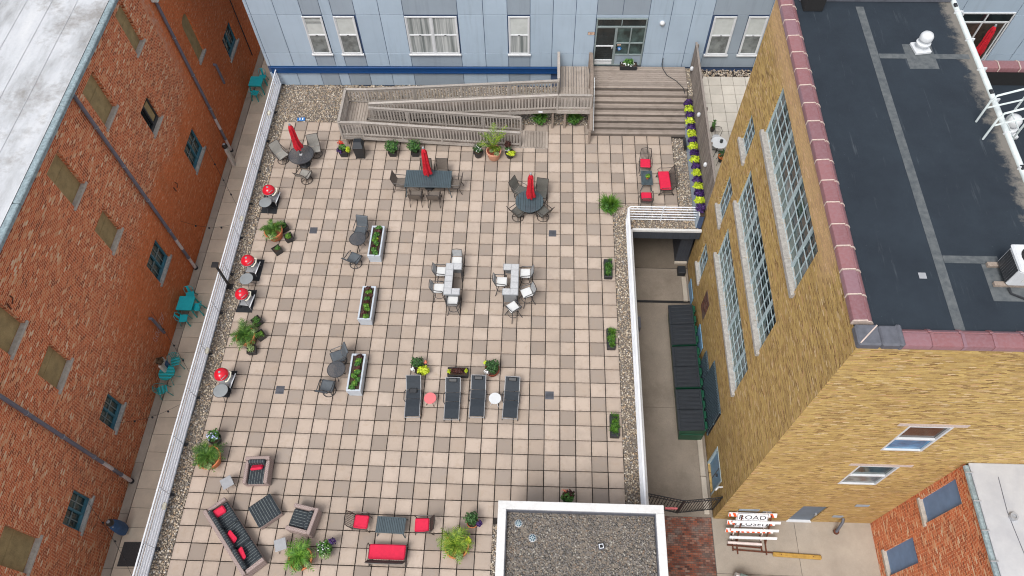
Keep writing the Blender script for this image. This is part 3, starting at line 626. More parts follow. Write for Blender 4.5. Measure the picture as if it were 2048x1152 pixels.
def bwin(x0,x1,z0,z1,n=1,top='glass_shade',low='glass_mid'):
    w = boxo('window','dark_void',bb,x0,x1,BY-.04,BY-.03,z0,z1); y = BY-.04
    MB().box(x0-.06,x1+.06,y-.10,y+.002,z0-.09,z0,.01).build('sill','white_paint',w)
    for q in ((x0,x0+.07,z0,z1),(x1-.07,x1,z0,z1),(x0+.07,x1-.07,z1-.07,z1),(x0+.07,x1-.07,z0,z0+.07)): MB().box(q[0],q[1],y-.06,y,q[2],q[3],.008).build('frame','white_paint',w)
    zm = (z0+z1)/2+.02
    for k in range(n):
        a = x0+.07+(x1-x0-.14)*k/n; b = x0+.07+(x1-x0-.14)*(k+1)/n
        if k: MB().box(a-.05,a+.05,y-.055,y,z0+.07,z1-.07,.008).build('mullion','white_paint',w)
        a += .05 if k else 0; b -= .05 if k < n-1 else 0
        MB().box(a,b,y-.05,y,zm-.035,zm+.035,.006).build('meeting_rail','white_paint',w); MB().box((a+b)/2-.05,(a+b)/2+.05,y-.065,y-.051,zm-.0,zm+.03).build('sash_lock','dark_frame',w)
        for s0 in (a,b-.035): MB().box(s0,s0+.035,y-.035,y-.001,z0+.07,z1-.07).build('sash_stile','white_paint',w)
        boxo('pane',top,w,a+.036,b-.036,y-.012,y-.002,zm+.036,z1-.071); boxo('pane',low,w,a+.036,b-.036,y-.022,y-.012,z0+.071,zm-.036)
        if top == 'glass_drape':
            pass
    return w
def curtain():
    t = NT('glass_drape'); p = t.pos(); n = t.noise(t.scl(p,(9,1,.25)),1,3,.6); t.fin(t.mix(t.maprange(n,.35,.65),(.16,.18,.18,1),(.48,.50,.50,1)),.15)
curtain()
w1 = bwin(-11.87,-10.90,2.13,4.38); bwin(-10.36,-9.35,2.13,4.38); bwin(-6.95,-4.46,2.13,4.38,2,'glass_drape','glass_drape'); bwin(-2.02,-1.0,2.13,4.38,1,'glass_shade','glass_drape'); bwin(7.66,8.71,2.13,4.38); bwin(9.26,10.18,2.13,4.38)
for k in range(5): boxo('blind_slat','glass_mid',w1,-11.75,-11.02,BY-.056,BY-.0525,3.92+k*.075,3.95+k*.075)
# entrance door with side lights
dr = boxo('entrance','dark_void',bb,2.17,4.58,BY-.02,BY-.012,1.42,4.27); y = BY-.02
def fr(x0,x1,z0,z1,m='frame_grey',d=.07): MB().box(x0,x1,y-d,y,z0,z1,.006).build('frame',m,dr)
for q in ((2.17,2.24,1.42,4.27),(4.51,4.58,1.42,4.27),(2.24,4.51,4.20,4.27),(2.24,4.51,3.72,3.82),(3.10,3.22,1.5,3.72),(3.84,3.90,2.13,3.72),(3.22,3.84,2.78,2.85),(3.90,4.51,2.78,2.85),(3.22,4.51,2.07,2.13),(2.24,4.51,1.42,1.5)): fr(*q)
fr(2.24,3.10,2.60,2.66,'white_paint',.06); fr(2.24,3.10,1.5,1.64,'white_paint',.06); fr(2.24,3.10,1.70,1.78,'white_paint',.06); fr(3.36,3.40,3.82,4.20)
for q in ((2.24,3.36,3.82,4.20),(3.40,4.51,3.82,4.20),(2.24,3.10,2.66,3.72),(2.24,3.10,1.78,2.60)): boxo('pane','glass_dark',dr,q[0],q[1],y-.02,y-.004,q[2],q[3])
for q in ((3.22,3.84,2.85,3.72),(3.90,4.51,2.85,3.72),(3.22,3.84,2.13,2.78),(3.90,4.51,2.13,2.78)): boxo('pane','glass_green',dr,q[0],q[1],y-.02,y-.004,q[2],q[3])
boxo('kick_panel','panel_grey',dr,3.22,4.51,y-.03,y-.004,1.5,2.07); MB().box(3.0,3.06,y-.12,y-.061,2.5,2.62,.01).build('handle','chrome',dr); MB().box(3.25,3.33,y-.09,y-.021,2.38,2.5,.01).build('card_reader','black_plastic',dr)
stk = MB(); stk.T = Matrix(((1,0,0,3.40),(0,0,1,y-.034),(0,1,0,2.46),(0,0,0,1))); stk.lathe([(.11,0),(.11,.008)],20); s_ = stk.build('access_sticker','blue_sticker',dr)
ac = MB(); ac.T = Matrix(((1,0,0,3.40),(0,0,1,y-.038),(0,1,0,2.46),(0,0,0,1))); ac.ring((.0,-.025,0),.04,.007,16,4); ac.tube([(-.012,.055,0),(-.005,.0,0),(.035,-.005,0),(.05,-.06,0)],.008,4); ac.ring((-.014,.07,0),.009,.006,8,4); ac.build('wheelchair_mark','petal_white',s_)
boxo('door_notice','plaque_peach',dr,3.28,3.46,y-.03,y-.021,2.66,2.74)
pl = MB().box(1.80,2.14,BY-.06,BY-.0355,3.29,3.47,.012); p_ = pl.build('name_plaque','dark_frame',bb); MB().box(1.82,2.12,BY-.066,BY-.0605,3.31,3.45).build('plaque_face','plaque_peach',p_)
pm = MB()
for k,(w_,zz) in enumerate(((.05,3.40),(.03,3.40),(.04,3.40),(.06,3.345),(.03,3.345))): pm.box(1.90+.06*(k % 3),1.90+.06*(k % 3)+w_*.8,BY-.070,BY-.0665,zz,zz+.028)
pm.build('plaque_marks','rust',p_)
lm = MB().lathe([(.12,0),(.13,.05),(.09,.12),(.02,.15)],16); lm.T = None
o = lm.build('wall_light','white_paint',bb,True); o.rotation_euler = (PI/2,0,0); o.location = Vector((5.28,BY-.034,4.0))-bb.location
# sliding door at the far right of the facade, seen past the roof edge
sd_ = boxo('patio_door','dark_void',bb,19.0,21.4,BY-.02,BY-.012,1.3,4.6); y = BY-.02
for q in ((19.0,19.07,1.3,4.6),(21.33,21.4,1.3,4.6),(19.07,21.33,4.53,4.6),(19.07,21.33,4.02,4.1),(20.15,20.21,4.1,4.53),(20.1,20.17,1.3,4.02),(21.2,21.26,1.3,4.02)): MB().box(q[0],q[1],y-.06,y,q[2],q[3],.006).build('frame','white_paint',sd_)
for q in ((19.07,20.15,4.1,4.53,'glass_dark'),(20.21,21.33,4.1,4.53,'glass_dark'),(19.07,20.1,1.3,4.02,'glass_brown'),(20.17,21.2,1.3,4.02,'glass_brown')): boxo('pane',q[4],sd_,q[0],q[1],y-.02,y-.004,q[2],q[3])
# --- yellow brick building on the right
YX, YY, YN = 7.08, -10.45, 2.0
yb = wthing('brick_building', 'yellow brick building with dark flat roof and purple tile coping', 'building', (YX,YY,G))
big = [(-7.12,-.9,9.1,11.2),(-7.12,-.9,5.25,7.28),(-7.12,-.9,1.75,3.78)]; small = [(-.2,.92,6.8,8.3),(-.2,.92,2.8,4.95),(-.2,.92,-1.65,.35)]; wdoor = (-9.5,-8.05,G,-1.6)
wall('x', YX, -1, YY, YN, G, 12.22, big+small+[wdoor], .15).build('west_wall','yellow_brick',yb)
swin = [(10.30,11.63,1.62,3.65),(10.36,11.64,5.2,7.27)]; sdoor = (10.06,11.02,G,-1.35)
wall('y', YY, -1, YX, 22, G, 12.22, swin+[sdoor], .12).build('south_wall','yellow_brick',yb)
boxo('wall_core','dark_void',yb,YX+.34,22,YY+.14,YN,G,8.9); boxo('roof_core','dark_void',yb,YX+.34,12.4,YY+.14,YN,8.9,12.1)
boxo('north_wall','yellow_brick',yb,YX+.01,12.4,YN+.001,YN+.1,G,12.0); boxo('north_wall','yellow_brick',yb,12.401,22,YN+.001,YN+.1,G,9.5)
boxo('roof','roof_dark',yb,YX+.25,12.42,YY+.3,YN-.1,12.1,12.2)
for q in big:
    a,b,d,e = q; nc, nr = 14, 4; W_ = (b-a)/nc; H_ = (e-d)/nr
    w = pbox('x',YX,-1,a,b,d,e,-.15,-.14).build('window','dark_void',yb)
    pm_ = {m: MB().box(-.006,.006,-W_/2+.012,W_/2-.012,-H_/2+.012,H_/2-.012).mesh('pane', m) for m in ('glass_green','glass_dark','glass_frost','glass_mid')}
    for i in range(nc):
        for j in range(nr):
            m = 'glass_frost' if j == 0 else random.choice(('glass_green','glass_dark','glass_dark','glass_green','glass_mid') if q is big[0] else ('glass_green','glass_dark','glass_dark') if q is big[1] else ('glass_frost','glass_green','glass_frost','glass_mid'))
            o = _link('pane', pm_[m], w, (YX+.13,a+W_*(i+.5),d+H_*(j+.5))); o.rotation_euler = (0,random.uniform(-.01,.01),random.uniform(-.01,.01))
    for i in range(nc+1):
        th = .045 if i % 4 == 2 else .018; pbox('x',YX,-1,a+W_*i-th,a+W_*i+th,d,e,-.12,-.05 if th > .02 else -.09).build('muntin','steel_teal',w)
    for j in range(nr+1): pbox('x',YX,-1,a,b,d+H_*j-.018,d+H_*j+.018,-.088,-.07).build('muntin','steel_teal',w)
    s0 = a-.12
    for k in range(5): L_ = (b-a+.24)/5; pbox('x',YX,-1,s0+k*L_+.004,s0+(k+1)*L_-.004,d-.19,d+.014,-.135,.11,.015).build('sill','sill_stone',yb)
for (a,b,d,e) in small:
    w = pbox('x',YX,-1,a,b,d,e,-.145,-.13).build('window','glass_blue',yb)
    for i in range(4): u = a+(b-a)*i/3; pbox('x',YX,-1,max(a,u-.02),min(b,u+.02),d,e,-.129,-.10).build('muntin','steel_teal',w)
    for j in range(4): v = d+(e-d)*j/3; pbox('x',YX,-1,a,b,max(d,v-.02),min(e,v+.02),-.099,-.085).build('muntin','steel_teal',w)
    pbox('x',YX,-1,a-.08,b+.08,d-.16,d+.014,-.135,.09,.015).build('sill','sill_stone',yb)
dd = pbox('x',YX,-1,wdoor[0],wdoor[1],wdoor[2],wdoor[3],-.145,-.10).build('service_door','door_blue',yb)
for q in ((wdoor[0],wdoor[0]+.08,G,-1.6),(wdoor[1]-.08,wdoor[1],G,-1.6),(wdoor[0]+.08,wdoor[1]-.08,-1.69,-1.6)): pbox('x',YX,-1,*q,-.099,.015,.006).build('door_frame','steel_teal',dd)
pbox('x',YX,-1,-8.8,-8.76,G+.1,-1.7,-.099,-.09).build('door_gap','dark_frame',dd); pbox('x',YX,-1,-9.0,-8.9,G+1.0,G+1.12,-.099,-.03).build('handle','dark_frame',dd)
MB().tube([(YX-.02,-9.75,-1.5),(YX-.2,-9.78,-1.42),(YX-.32,-9.9,-1.45)],.035,6).build('lamp_arm','white_paint',yb,True)
gl = wthing('window_guard', 'dark iron bar guard bolted over the yellow brick wall behind the dumpsters', 'guard', (YX,-5.5,-2.8))
for (a,b,d,e) in ((-4.75,-3.75,-2.95,-1.55),(-7.1,-4.76,-2.95,-.45)):
    pbox('x',YX,-1,a,b,d,e,.004,.02).build('back_plate','dark_frame',gl)
    for k in range(int((b-a)/.11)): u = a+.06+k*.11; pbox('x',YX,-1,u-.022,u+.022,d,e,.06,.09).build('bar','guard_bar',gl)
    for v in (d,(d+e)/2,e): pbox('x',YX,-1,a,b,v-.02,v+.02,.021,.059).build('cross_bar','dark_slat',gl)
pbox('x',YX,-1,-2.15,-1.35,-1.75,-.35,-.002,.012).build('brick_patch','paving_brick',yb)
tag(pbox('x',YX,-1,-.28,.85,G+.012,G+.62,.02,.06,.006).build('panel_board','door_blue'), 'pale blue board leaning on yellow wall beside the kerb', 'board')
tag(pbox('x',YX,-1,-3.3,-2.1,G+.012,G+1.45,.02,.06,.006).build('panel_board','door_blue'), 'tall pale blue board standing behind the first dumpster', 'board')
for i,(a,b,d,e) in enumerate(swin):
    w = pbox('y',YY,-1,a,b,d,e,-.11,-.09).build('window','dark_void',yb); zm = d+(e-d)*.48
    for q in ((a,a+.07,d,e),(b-.07,b,d,e),(a+.07,b-.07,e-.06,e),(a+.07,b-.07,d,d+.07),(a+.07,b-.07,zm-.04,zm+.04)): pbox('y',YY,-1,*q,-.089,.004,.006).build('frame','white_paint',w)
    pbox('y',YY,-1,a+.07,b-.07,zm+.04,e-.06,-.08,-.06).build('pane','glass_brown' if i else 'glass_green',w); pbox('y',YY,-1,a+.07,b-.07,d+.07,zm-.04,-.07,-.05).build('pane','glass_sky' if i else 'glass_mid',w)
    pbox('y',YY,-1,a-.35,b+.35,e+.02,e+.22,-.002,.008).build('lintel_patch','mortar_pale',yb)
d_ = pbox('y',YY,-1,sdoor[0],sdoor[1],sdoor[2]+.06,sdoor[3],-.10,-.05,.006).build('side_door','door_steel',yb); pbox('y',YY,-1,sdoor[0]-.02,sdoor[1]+.02,G,G+.055,-.11,.05).build('threshold','white_paint',d_); pbox('y',YY,-1,sdoor[1]-.16,sdoor[1]-.08,G+1.0,G+1.12,-.05,.02).build('handle','chrome',d_)
for (a,b,z,h) in ((7.75,8.55,-2.2,.22),(8.75,9.1,-2.45,.2),(11.9,12.4,-1.1,.22),(11.6,12.0,-2.75,.22)): pbox('y',YY,-1,a,b,z,z+h,.001,.03,.006).build('wall_plate','panel_grey',yb)
MB().tube([(12.1,YY-.02,-2.85),(12.08,YY-.15,-2.9),(11.95,YY-.42,-3.42)],.06,8).build('vent_stack','metal_lead',yb,True); MB().disc((11.95,YY-.42,-3.4),.11,.08,12).build('vent_cap','rust',yb)
# coping tiles
prof = [(x_*.78,z_-.04) for x_,z_ in [(-.05,12.25),(-.05,12.40),(-.03,12.425),(.34,12.45),(.37,12.44),(.39,12.40),(.42,12.385),(.45,12.40),(.53,12.36),(.58,12.31),(.60,12.28),(.60,12.25)]]
def cop(p, L): 
    m = MB(); n = len(p); v = [(q[0],0,q[1]) for q in p]+[(q[0],L,q[1]) for q in p]
    return m.add(v, [tuple(range(n-1,-1,-1)),tuple(range(n,2*n))]+[(i,(i+1) % n,n+(i+1) % n,n+i) for i in range(n)])
n_ = 17; L_ = (YN-.0+9.87)/n_
me = cop(prof, L_-.026).mesh('coping_tile','coping_tile',True); mj = cop([(q[0]*1.0+(-.008 if q[0] <= 0 else .008), q[1]+.012) for q in prof], .03).mesh('joint_band','mortar_pale',True)
for k in range(n_): link('coping_tile', me, yb, (YX-.01,-9.87+k*L_+.026,0)); link('joint_band', mj, yb, (YX-.01+random.uniform(-.006,.006),-9.87+k*L_-.003+random.uniform(-.02,.02),random.uniform(-.004,.004)), random.uniform(-.03,.03))
mj2 = cop([(q[0]*1.0+(-.012 if q[0] <= 0 else .012), q[1]+.022) for q in prof], .075).mesh('joint_collar','coping_tile',True)
for k in range(14):
    link('coping_tile', me, yb, (YX+.95+k*L_+L_-.0,YY-.01,0), PI/2); link('joint_collar', mj2, yb, (YX+.95+k*L_+L_+.04,YY-.01,0), PI/2)
cm = MB(); cm.box(YX-.06,YX+.48,YY-.06,YY+.48,12.18,12.43,.04); cm.box(YX+.482,YX+.93,YY-.055,YY+.47,12.18,12.42,.04); c_ = cm.build('coping_corner','metal_lead',yb)
MB().bar((YX-.02,YY-.02,12.422),(YX+.45,YY+.45,12.422),.03,.02).build('corner_seam','mortar_pale',c_); MB().box(YX+.86,YX+1.0,YY-.07,YY+.49,12.18,12.45,.04).build('corner_collar','metal_lead',c_)
# roof seams and patches, gutter
for q in ((9.42,9.66,-10.0,1.5,.006),(9.67,11.0,-8.08,-7.86,.006),(9.67,10.6,-.82,-.62,.006),(11.2,12.3,-.82,-.62,.006)): boxo('roof_strip','roof_patch',yb,q[0],q[1],q[2],q[3],12.2,12.2+q[4])
boxo('roof_patch','roof_patch',yb,10.45,11.3,-1.25,-.2,12.2,12.204); boxo('roof_patch','roof_patch',yb,10.55,12.2,-9.15,-8.1,12.2,12.204); boxo('roof_patch','steel_grey',yb,8.95,9.13,-8.55,-8.38,12.2,12.205)
gt = MB().tube([(12.5,YN,12.2),(12.46,-10.3,12.2)],.085,10); g_ = gt.build('roof_gutter','gutter_white',yb,True)
for k in range(9): MB().box(12.36,12.62,1.2-k*1.25,1.24-k*1.25,12.17,12.3,.006).build('gutter_strap','white_paint',g_)
for k in (1.55,-2.2,-5.0): MB().box(12.42,12.52,k-.12,k+.05,12.24,12.31,.02).build('gutter_tar','black_plastic',g_)
boxo('chimney_stub','dark_void',yb,7.75,8.35,1.25,1.9,12.2,12.75,.02); boxo('north_parapet','metal_lead',yb,7.7,12.4,1.72,1.98,12.2,12.42,.02)
# lower roof to the east
boxo('lower_roof','roof_dark',yb,12.44,22,YY+.3,1.5,8.9,9.0); boxo('lower_parapet','dark_void',yb,12.6,22,1.5,1.95,8.9,9.62)
for k in range(12): _p = link('coping_tile', me, yb, (13.0+k*L_+L_,1.52,-2.6), PI/2); link('joint_band', mj, yb, (13.0+k*L_+L_+.04,1.52,-2.6), PI/2)
# --- rooftop things
def roof_vent(loc, label, sc_=1.):
    t = thing('roof_vent', label, 'vent', loc, .15, 'turbine roof vents'); k = sc_
    MB().box(-.24*k,.24*k,-.24*k,.24*k,0,.1*k,.02).build('vent_base','white_paint',t); MB().lathe([(.15*k,.1*k),(.15*k,.2*k),(.21*k,.22*k),(.21*k,.27*k),(.14*k,.30*k),(.14*k,.36*k)],18).build('vent_collar','white_paint',t,True)
    MB().lathe([(.15*k,.36*k),(.19*k,.40*k),(.19*k,.5*k),(.15*k,.57*k),(.05*k,.61*k)],18).build('vent_cap','white_paint',t,True)
    return t
roof_vent((10.93,-.42,12.205), 'white mushroom roof vent on square base standing on the dark roof'); roof_vent((15.0,-.75,9.0), 'white mushroom vent on the lower roof beside the ladder rails', 1.3)
hv = thing('condenser_unit', 'white air conditioning condenser on wooden sleepers on the dark roof', 'air conditioner', (11.27,-8.42,12.2))
for y in (-.28,.28): MB().box(-.62,.6,y-.06,y+.06,.0,.10,.01).build('sleeper','post_wood',hv)
MB().box(-.4,.4,-.37,.37,.101,.74,.05).build('cabinet','white_paint',hv); MB().box(-.42,.42,-.39,.39,.741,.82,.06).build('top_cover','white_paint',hv)
for k in range(9): MB().box(-.412,-.402,-.30+k*.068,-.245+k*.068,.16,.70).build('grille','dark_frame',hv)
fm = MB().lathe([(.29,.822),(.29,.828)],24); f_ = fm.build('fan_opening','dark_void',hv)
for k in range(12): MB().bar((0,0,.838),(.29*math.cos(k*PI/6),.29*math.sin(k*PI/6),.838),.008,.008).build('guard_wire','black_iron',f_)
for x in (-.15,.12): MB().box(x,x+.14,-.378,-.371,.3,.45).build('data_label','coping_white',hv)
tag(MB().tube([(10.95,-8.82,12.3),(11.0,-8.95,12.23),(11.3,-9.1,12.225),(12.2,-9.2,12.225)],.03,6).build('refrigerant_line','black_plastic'), 'black insulated hose lying beside the roof condenser', 'hose')
ld = wthing('roof_ladder', 'white tubular ladder hand rails hooked over the roof gutter', 'ladder', (12.5,-3.3,9.0))
for y in (-3.0,-3.65):
    MB().tube([(11.75,y-.35,12.22),(11.75,y-.35,13.0),(11.85,y-.3,13.15),(12.75,y,13.15),(12.85,y,13.05),(12.85,y,9.0)],.03,6).build('hand_rail','gutter_white',ld,True); MB().tube([(11.75,y-.33,12.72),(12.85,y,12.72)],.026,6).build('mid_rail','gutter_white',ld,True)
for k in range(11): MB().tube([(12.85,-3.0,9.2+k*.3),(12.85,-3.65,9.2+k*.3)],.018,6).build('rung','gutter_white',ld,True)
# --- small red brick building bottom right
RX = 13.45
rb = wthing('brick_building', 'low red brick annex with blue boarded windows and pale grey roof', 'building', (RX,YY,G))
rw = [(-11.52,-10.68,.85,3.4),(-12.62,-11.7,-2.85,-.35),(-14.6,-13.7,.85,3.4),(-15.4,-14.5,-2.85,-.35)]
wall('x', RX, -1, -24, YY-.002, G, 4.2, rw, .15).build('wall','red_brick',rb); boxo('wall_core','dark_void',rb,RX+.17,30,-24,YY-.01,G,4.1)
for q in rw:
    pbox('x',RX,-1,*q,-.14,-.08).build('window_board','board_blue',rb); pbox('x',RX,-1,q[0]-.1,q[1]+.06,q[2]-.14,q[2]+.012,-.1,.07,.012).build('sill','sill_pale',rb)
boxo('roof','roof_grey',rb,RX+.06,30,-24,YY-.003,4.2,4.3,.02); MB().tube([(RX-.03,-24,4.22),(RX-.03,YY-.1,4.22)],.085,8).build('gutter','gutter_teal',rb,True)
for k in range(8): MB().box(RX-.14,RX+.1,-10.8-k*.9,-10.76-k*.9,4.27,4.32).build('gutter_strap','steel_grey',rb)
MB().lathe([(.13,4.3),(.12,4.42),(.07,4.42),(.07,4.38)],12,(14.36,-12.15)).build('roof_pipe','steel_grey',rb,True); MB().tube([(14.3,-10.9,4.305),(14.25,-12.0,4.305),(14.45,-14,4.305),(14.4,-16,4.305)],.012,4).build('roof_crack','metal_lead',rb)
# --- stair tower with gravel roof
pt = wthing('stair_tower', 'stair tower with white parapet cap and grey gravel roof', 'tower', (1.2,-14,0))
boxo('wall','panel_blue',pt,-1.46,3.82,-17,-11.88,-.05,2.8)
for q in ((-1.52,3.88,-12.10,-11.83),(-1.52,-1.25,-17.1,-12.102),(3.61,3.88,-17.1,-12.102)): MB().box(*q,3.0,3.30,.012).build('parapet_cap','coping_white',pt)
for q in ((-1.249,3.609,-12.13,-12.101),(-1.249,-1.22,-17,-12.131),(3.58,3.609,-17,-12.131)): boxo('parapet_flashing','metal_lead',pt,*q,2.9,3.22)
boxo('roof_deck','gravel_bed',pt,-1.22,3.58,-17,-12.13,2.85,2.97)
pebbles('roof_gravel', [(-1.22,3.58,-16,-12.14)], 420, .042, 'pebbles_grey', 'dark grey pebbles spread over the stair tower roof', 2.985)
for i,(px,py,lb_) in enumerate(((1037,1047,'white domed roof drain cover close to the white parapet corner'),(1065,1076,'pale blue domed roof drain cover among the grey pebbles'))):
    x, y = xy(px,py,3.0); t = thing('roof_drain', lb_, 'drain', (x,y,3.0)); MB().lathe([(.13,0),(.13,.02),(.10,.03)],16).build('drain_ring','steel_grey',t)
    MB().lathe([(.105,.025),(.09,.05),(.04,.065)],16).build('drain_dome','glass_blue',t,True)
    for k in range(8): MB().tube([(.02*math.cos(k*PI/4),.02*math.sin(k*PI/4),.07),(.09*math.cos(k*PI/4),.09*math.sin(k*PI/4),.055),(.12*math.cos(k*PI/4),.12*math.sin(k*PI/4),.025)],.006,4).build('drain_rib','gutter_white',t)
x, y = xy(1202,1094,3.0); t = thing('vent_stub', 'small square metal vent stub standing in the grey roof pebbles', 'vent', (x,y,3.0), .2); MB().box(-.09,.09,-.09,.09,-.02,.12,.01).build('stub_body','metal_lead',t); MB().box(-.07,.07,-.07,.07,.121,.128).build('stub_lid','white_metal',t); MB().box(-.05,.05,-.05,.05,.1285,.13).build('stub_hole','dark_void',t)
# ---------------------------------------------------------------- wooden landing, stairs, ramp
LZ = 1.4
def rail_run(root, p0, p1, h=.92, step=.145, posts=None, bal=True, cap=.13):
    p0 = Vector(p0); p1 = Vector(p1); d = p1-p0; hl = Vector((d.x,d.y,0)).length; n = max(1, int(hl/step))
    MB().bar(p0+Vector((0,0,h)), p1+Vector((0,0,h)), cap, .04, .006).build('top_rail','rail_wood',root); MB().bar(p0+Vector((0,0,h-.11)), p1+Vector((0,0,h-.11)), .04, .09, .004).build('sub_rail','rail_wood',root); MB().bar(p0+Vector((0,0,.09)), p1+Vector((0,0,.09)), .04, .09, .004).build('bottom_rail','rail_wood',root)
    if bal:
        for i in range(1,n): link('baluster', BAL, root, tuple(p0+d*(i/n)+Vector((0,0,.04))), math.atan2(d.y,d.x))
    for f in (posts or (0,1)): q = p0+d*f; MB().bar(q+Vector((0,0,-.25)), q+Vector((0,0,h-.021)), .09, .09, .006).build('post','rail_wood',root)
BAL = MB().box(-.038,.038,-.014,.014,0,.84,.003).mesh('baluster','rail_wood')
rp = wthing('wooden_ramp', 'weathered grey wooden switchback ramp with baluster railings', 'ramp', (-4.5,7.4,0))
# left platform
PZ = .70; PX0, PX1, PY0, PY1 = -10.05, -9.0, 6.40, 8.60
for k in range(8): x = PX0+k*.1325; boxo('deck_board','deck_y',rp,x+.007,x+.1255,PY0,PY1,PZ-.035,PZ,.004)
def ramp_boards(x0,z0,x1,z1,y0,y1):
    n = int(abs(x1-x0)/.142); a = math.atan2(z1-z0,x1-x0); me = MB().box(-.064,.064,0,y1-y0,-.035,0,.004).mesh('deck_board','ramp_board')
    me_l = MB().box(-.064,.064,0,y1-y0,-.035,0,.004).mesh('deck_board','deck_y')
    for i in range(n): f = (i+.5)/n; o = link('deck_board', me_l if (z1 < .1 and x0+(x1-x0)*f > -1.45) else me, rp, (x0+(x1-x0)*f, y0, z0+(z1-z0)*f+random.uniform(-.002,.002))); o.rotation_euler = (0,-a,0)
    for y in (y0+.02,y1-.02): MB().bar((x0,y,z0-.14),(x1,y,z1-.14),.04,.20,.004).build('stringer','rail_wood',rp)
ramp_boards(-9.0,PZ,0.0,.04,6.36,7.44); ramp_boards(-9.0,PZ,.40,LZ,7.62,8.62)
for q in ((PX0,PX1,PY0-.02,PY0+.02),(PX0,PX1,PY1-.02,PY1+.02),(PX0-.02,PX0+.02,PY0+.021,PY1-.021)): boxo('fascia','rail_wood',rp,*q,PZ-.24,PZ-.04)
zl = lambda x: PZ+(x+9.0)*(.04-PZ)/9.0
zu = lambda x: PZ+(x+9.0)*(LZ-PZ)/9.4
rail_run(rp,(PX0,PY0,PZ),(PX0,PY1,PZ)); rail_run(rp,(PX0,PY0,PZ),(-9.0,PY0,PZ),posts=(1,)); rail_run(rp,(-9.0,PY0,PZ),(-1.37,PY0,zl(-1.37)),posts=(.25,.5,.75,1))
rail_run(rp,(PX0,PY1,PZ),(-9.0,PY1,PZ),posts=(1,)); rail_run(rp,(-9.0,PY1,PZ),(.40,PY1,LZ),posts=(.25,.5,.75,1),step=.15)
rail_run(rp,(-8.75,7.64,zu(-8.75)),(.40,7.64,LZ),posts=(0,.25,.5,.75,1),step=.15); rail_run(rp,(-8.75,7.40,zl(-8.75)),(-1.37,7.40,zl(-1.37)),posts=(.25,.5,.75,1))
for x in (-9.9,-7.6,-5.2): MB().bar((x,6.5,0),(x,6.5,zl(x)-.1 if x > -9 else PZ-.1),.09,.09).build('support_post','post_wood',rp)
for x in (-7,-4.5,-2,.2): MB().bar((x,8.5,0),(x,8.5,zu(x)-.1),.09,.09).build('support_post','post_wood',rp); MB().bar((x,7.72,0),(x,7.72,zu(x)-.1),.09,.09).build('support_post','post_wood',rp)
ldg = wthing('wooden_landing', 'weathered wooden entrance landing beside the ramp at the glass door', 'deck', (3,9.5,0))
for k in range(12): boxo('deck_board','deck_y',ldg,.42+k*.133+.007,.42+k*.133+.126,7.62,10.6,LZ-.035,LZ+random.uniform(-.002,.002),.004)
for k in range(11): boxo('deck_board','deck_x',ldg,2.1,6.8,9.12+k*.137+.007,9.12+k*.137+.130,LZ-.035,LZ+random.uniform(-.002,.002),.004)
rail_run(ldg,(.46,7.64,LZ),(2.0,7.64,LZ),posts=(1,)); rail_run(ldg,(.44,8.66,LZ),(.44,10.5,LZ),h=1.0,posts=(0,1)); boxo('fascia','rail_wood',ldg,.42,2.0,7.57,7.61,LZ-.24,LZ-.04); boxo('notice_plate','white_metal',ldg,-.55+.05,-.3,7.585,7.598,LZ-.22,LZ-.1)
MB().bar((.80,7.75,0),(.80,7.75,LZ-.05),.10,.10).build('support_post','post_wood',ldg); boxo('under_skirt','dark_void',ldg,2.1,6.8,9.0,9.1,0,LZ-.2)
sw = wthing('wooden_stairs', 'wide weathered wooden steps leading down to the terrace pavers', 'stairs', (4.5,8,0))
for i in range(1,8):
    y1 = 9.12-(i-1)*.265; z = LZ-i*.175
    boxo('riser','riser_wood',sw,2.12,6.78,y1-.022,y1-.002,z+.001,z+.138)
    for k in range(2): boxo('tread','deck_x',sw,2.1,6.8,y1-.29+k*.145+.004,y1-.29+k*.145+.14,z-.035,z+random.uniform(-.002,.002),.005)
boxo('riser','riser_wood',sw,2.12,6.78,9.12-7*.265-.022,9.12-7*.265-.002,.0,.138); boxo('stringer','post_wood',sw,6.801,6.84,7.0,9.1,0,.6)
# stair side rail on the left
pr = [(2.05,10.5,LZ+.95),(2.05,9.1,LZ+.95),(2.05,6.72,.92)]
for a,b in zip(pr[:-1],pr[1:]): MB().bar(a,b,.15,.045,.006).build('top_rail','post_wood',sw); MB().bar((a[0],a[1],a[2]-.12),(b[0],b[1],b[2]-.12),.05,.12,.004).build('sub_rail','post_wood',sw)
for k in range(26): 
    y = 10.4-k*.145; z = LZ if y > 9.1 else LZ-(9.1-y)*.6; link('baluster', BAL, sw, (2.05,y,z+.06), PI/2)
for y,z0,z1 in ((10.5,LZ,LZ+.95),(9.1,0,LZ+.93),(7.75,0,1.45),(6.74,0,.9)): MB().bar((2.0,y,z0),(2.0,y,z1),.11,.11,.006).build('post','post_wood',sw)
MB().bar((2.0,6.72,.02),(2.02,7.8,1.2),.04,.22,.004).build('side_stringer','post_wood',sw); MB().tube([(2.18,9.0,LZ+.75),(2.18,6.9,.72)],.02,6).build('hand_grip','white_paint',sw,True)
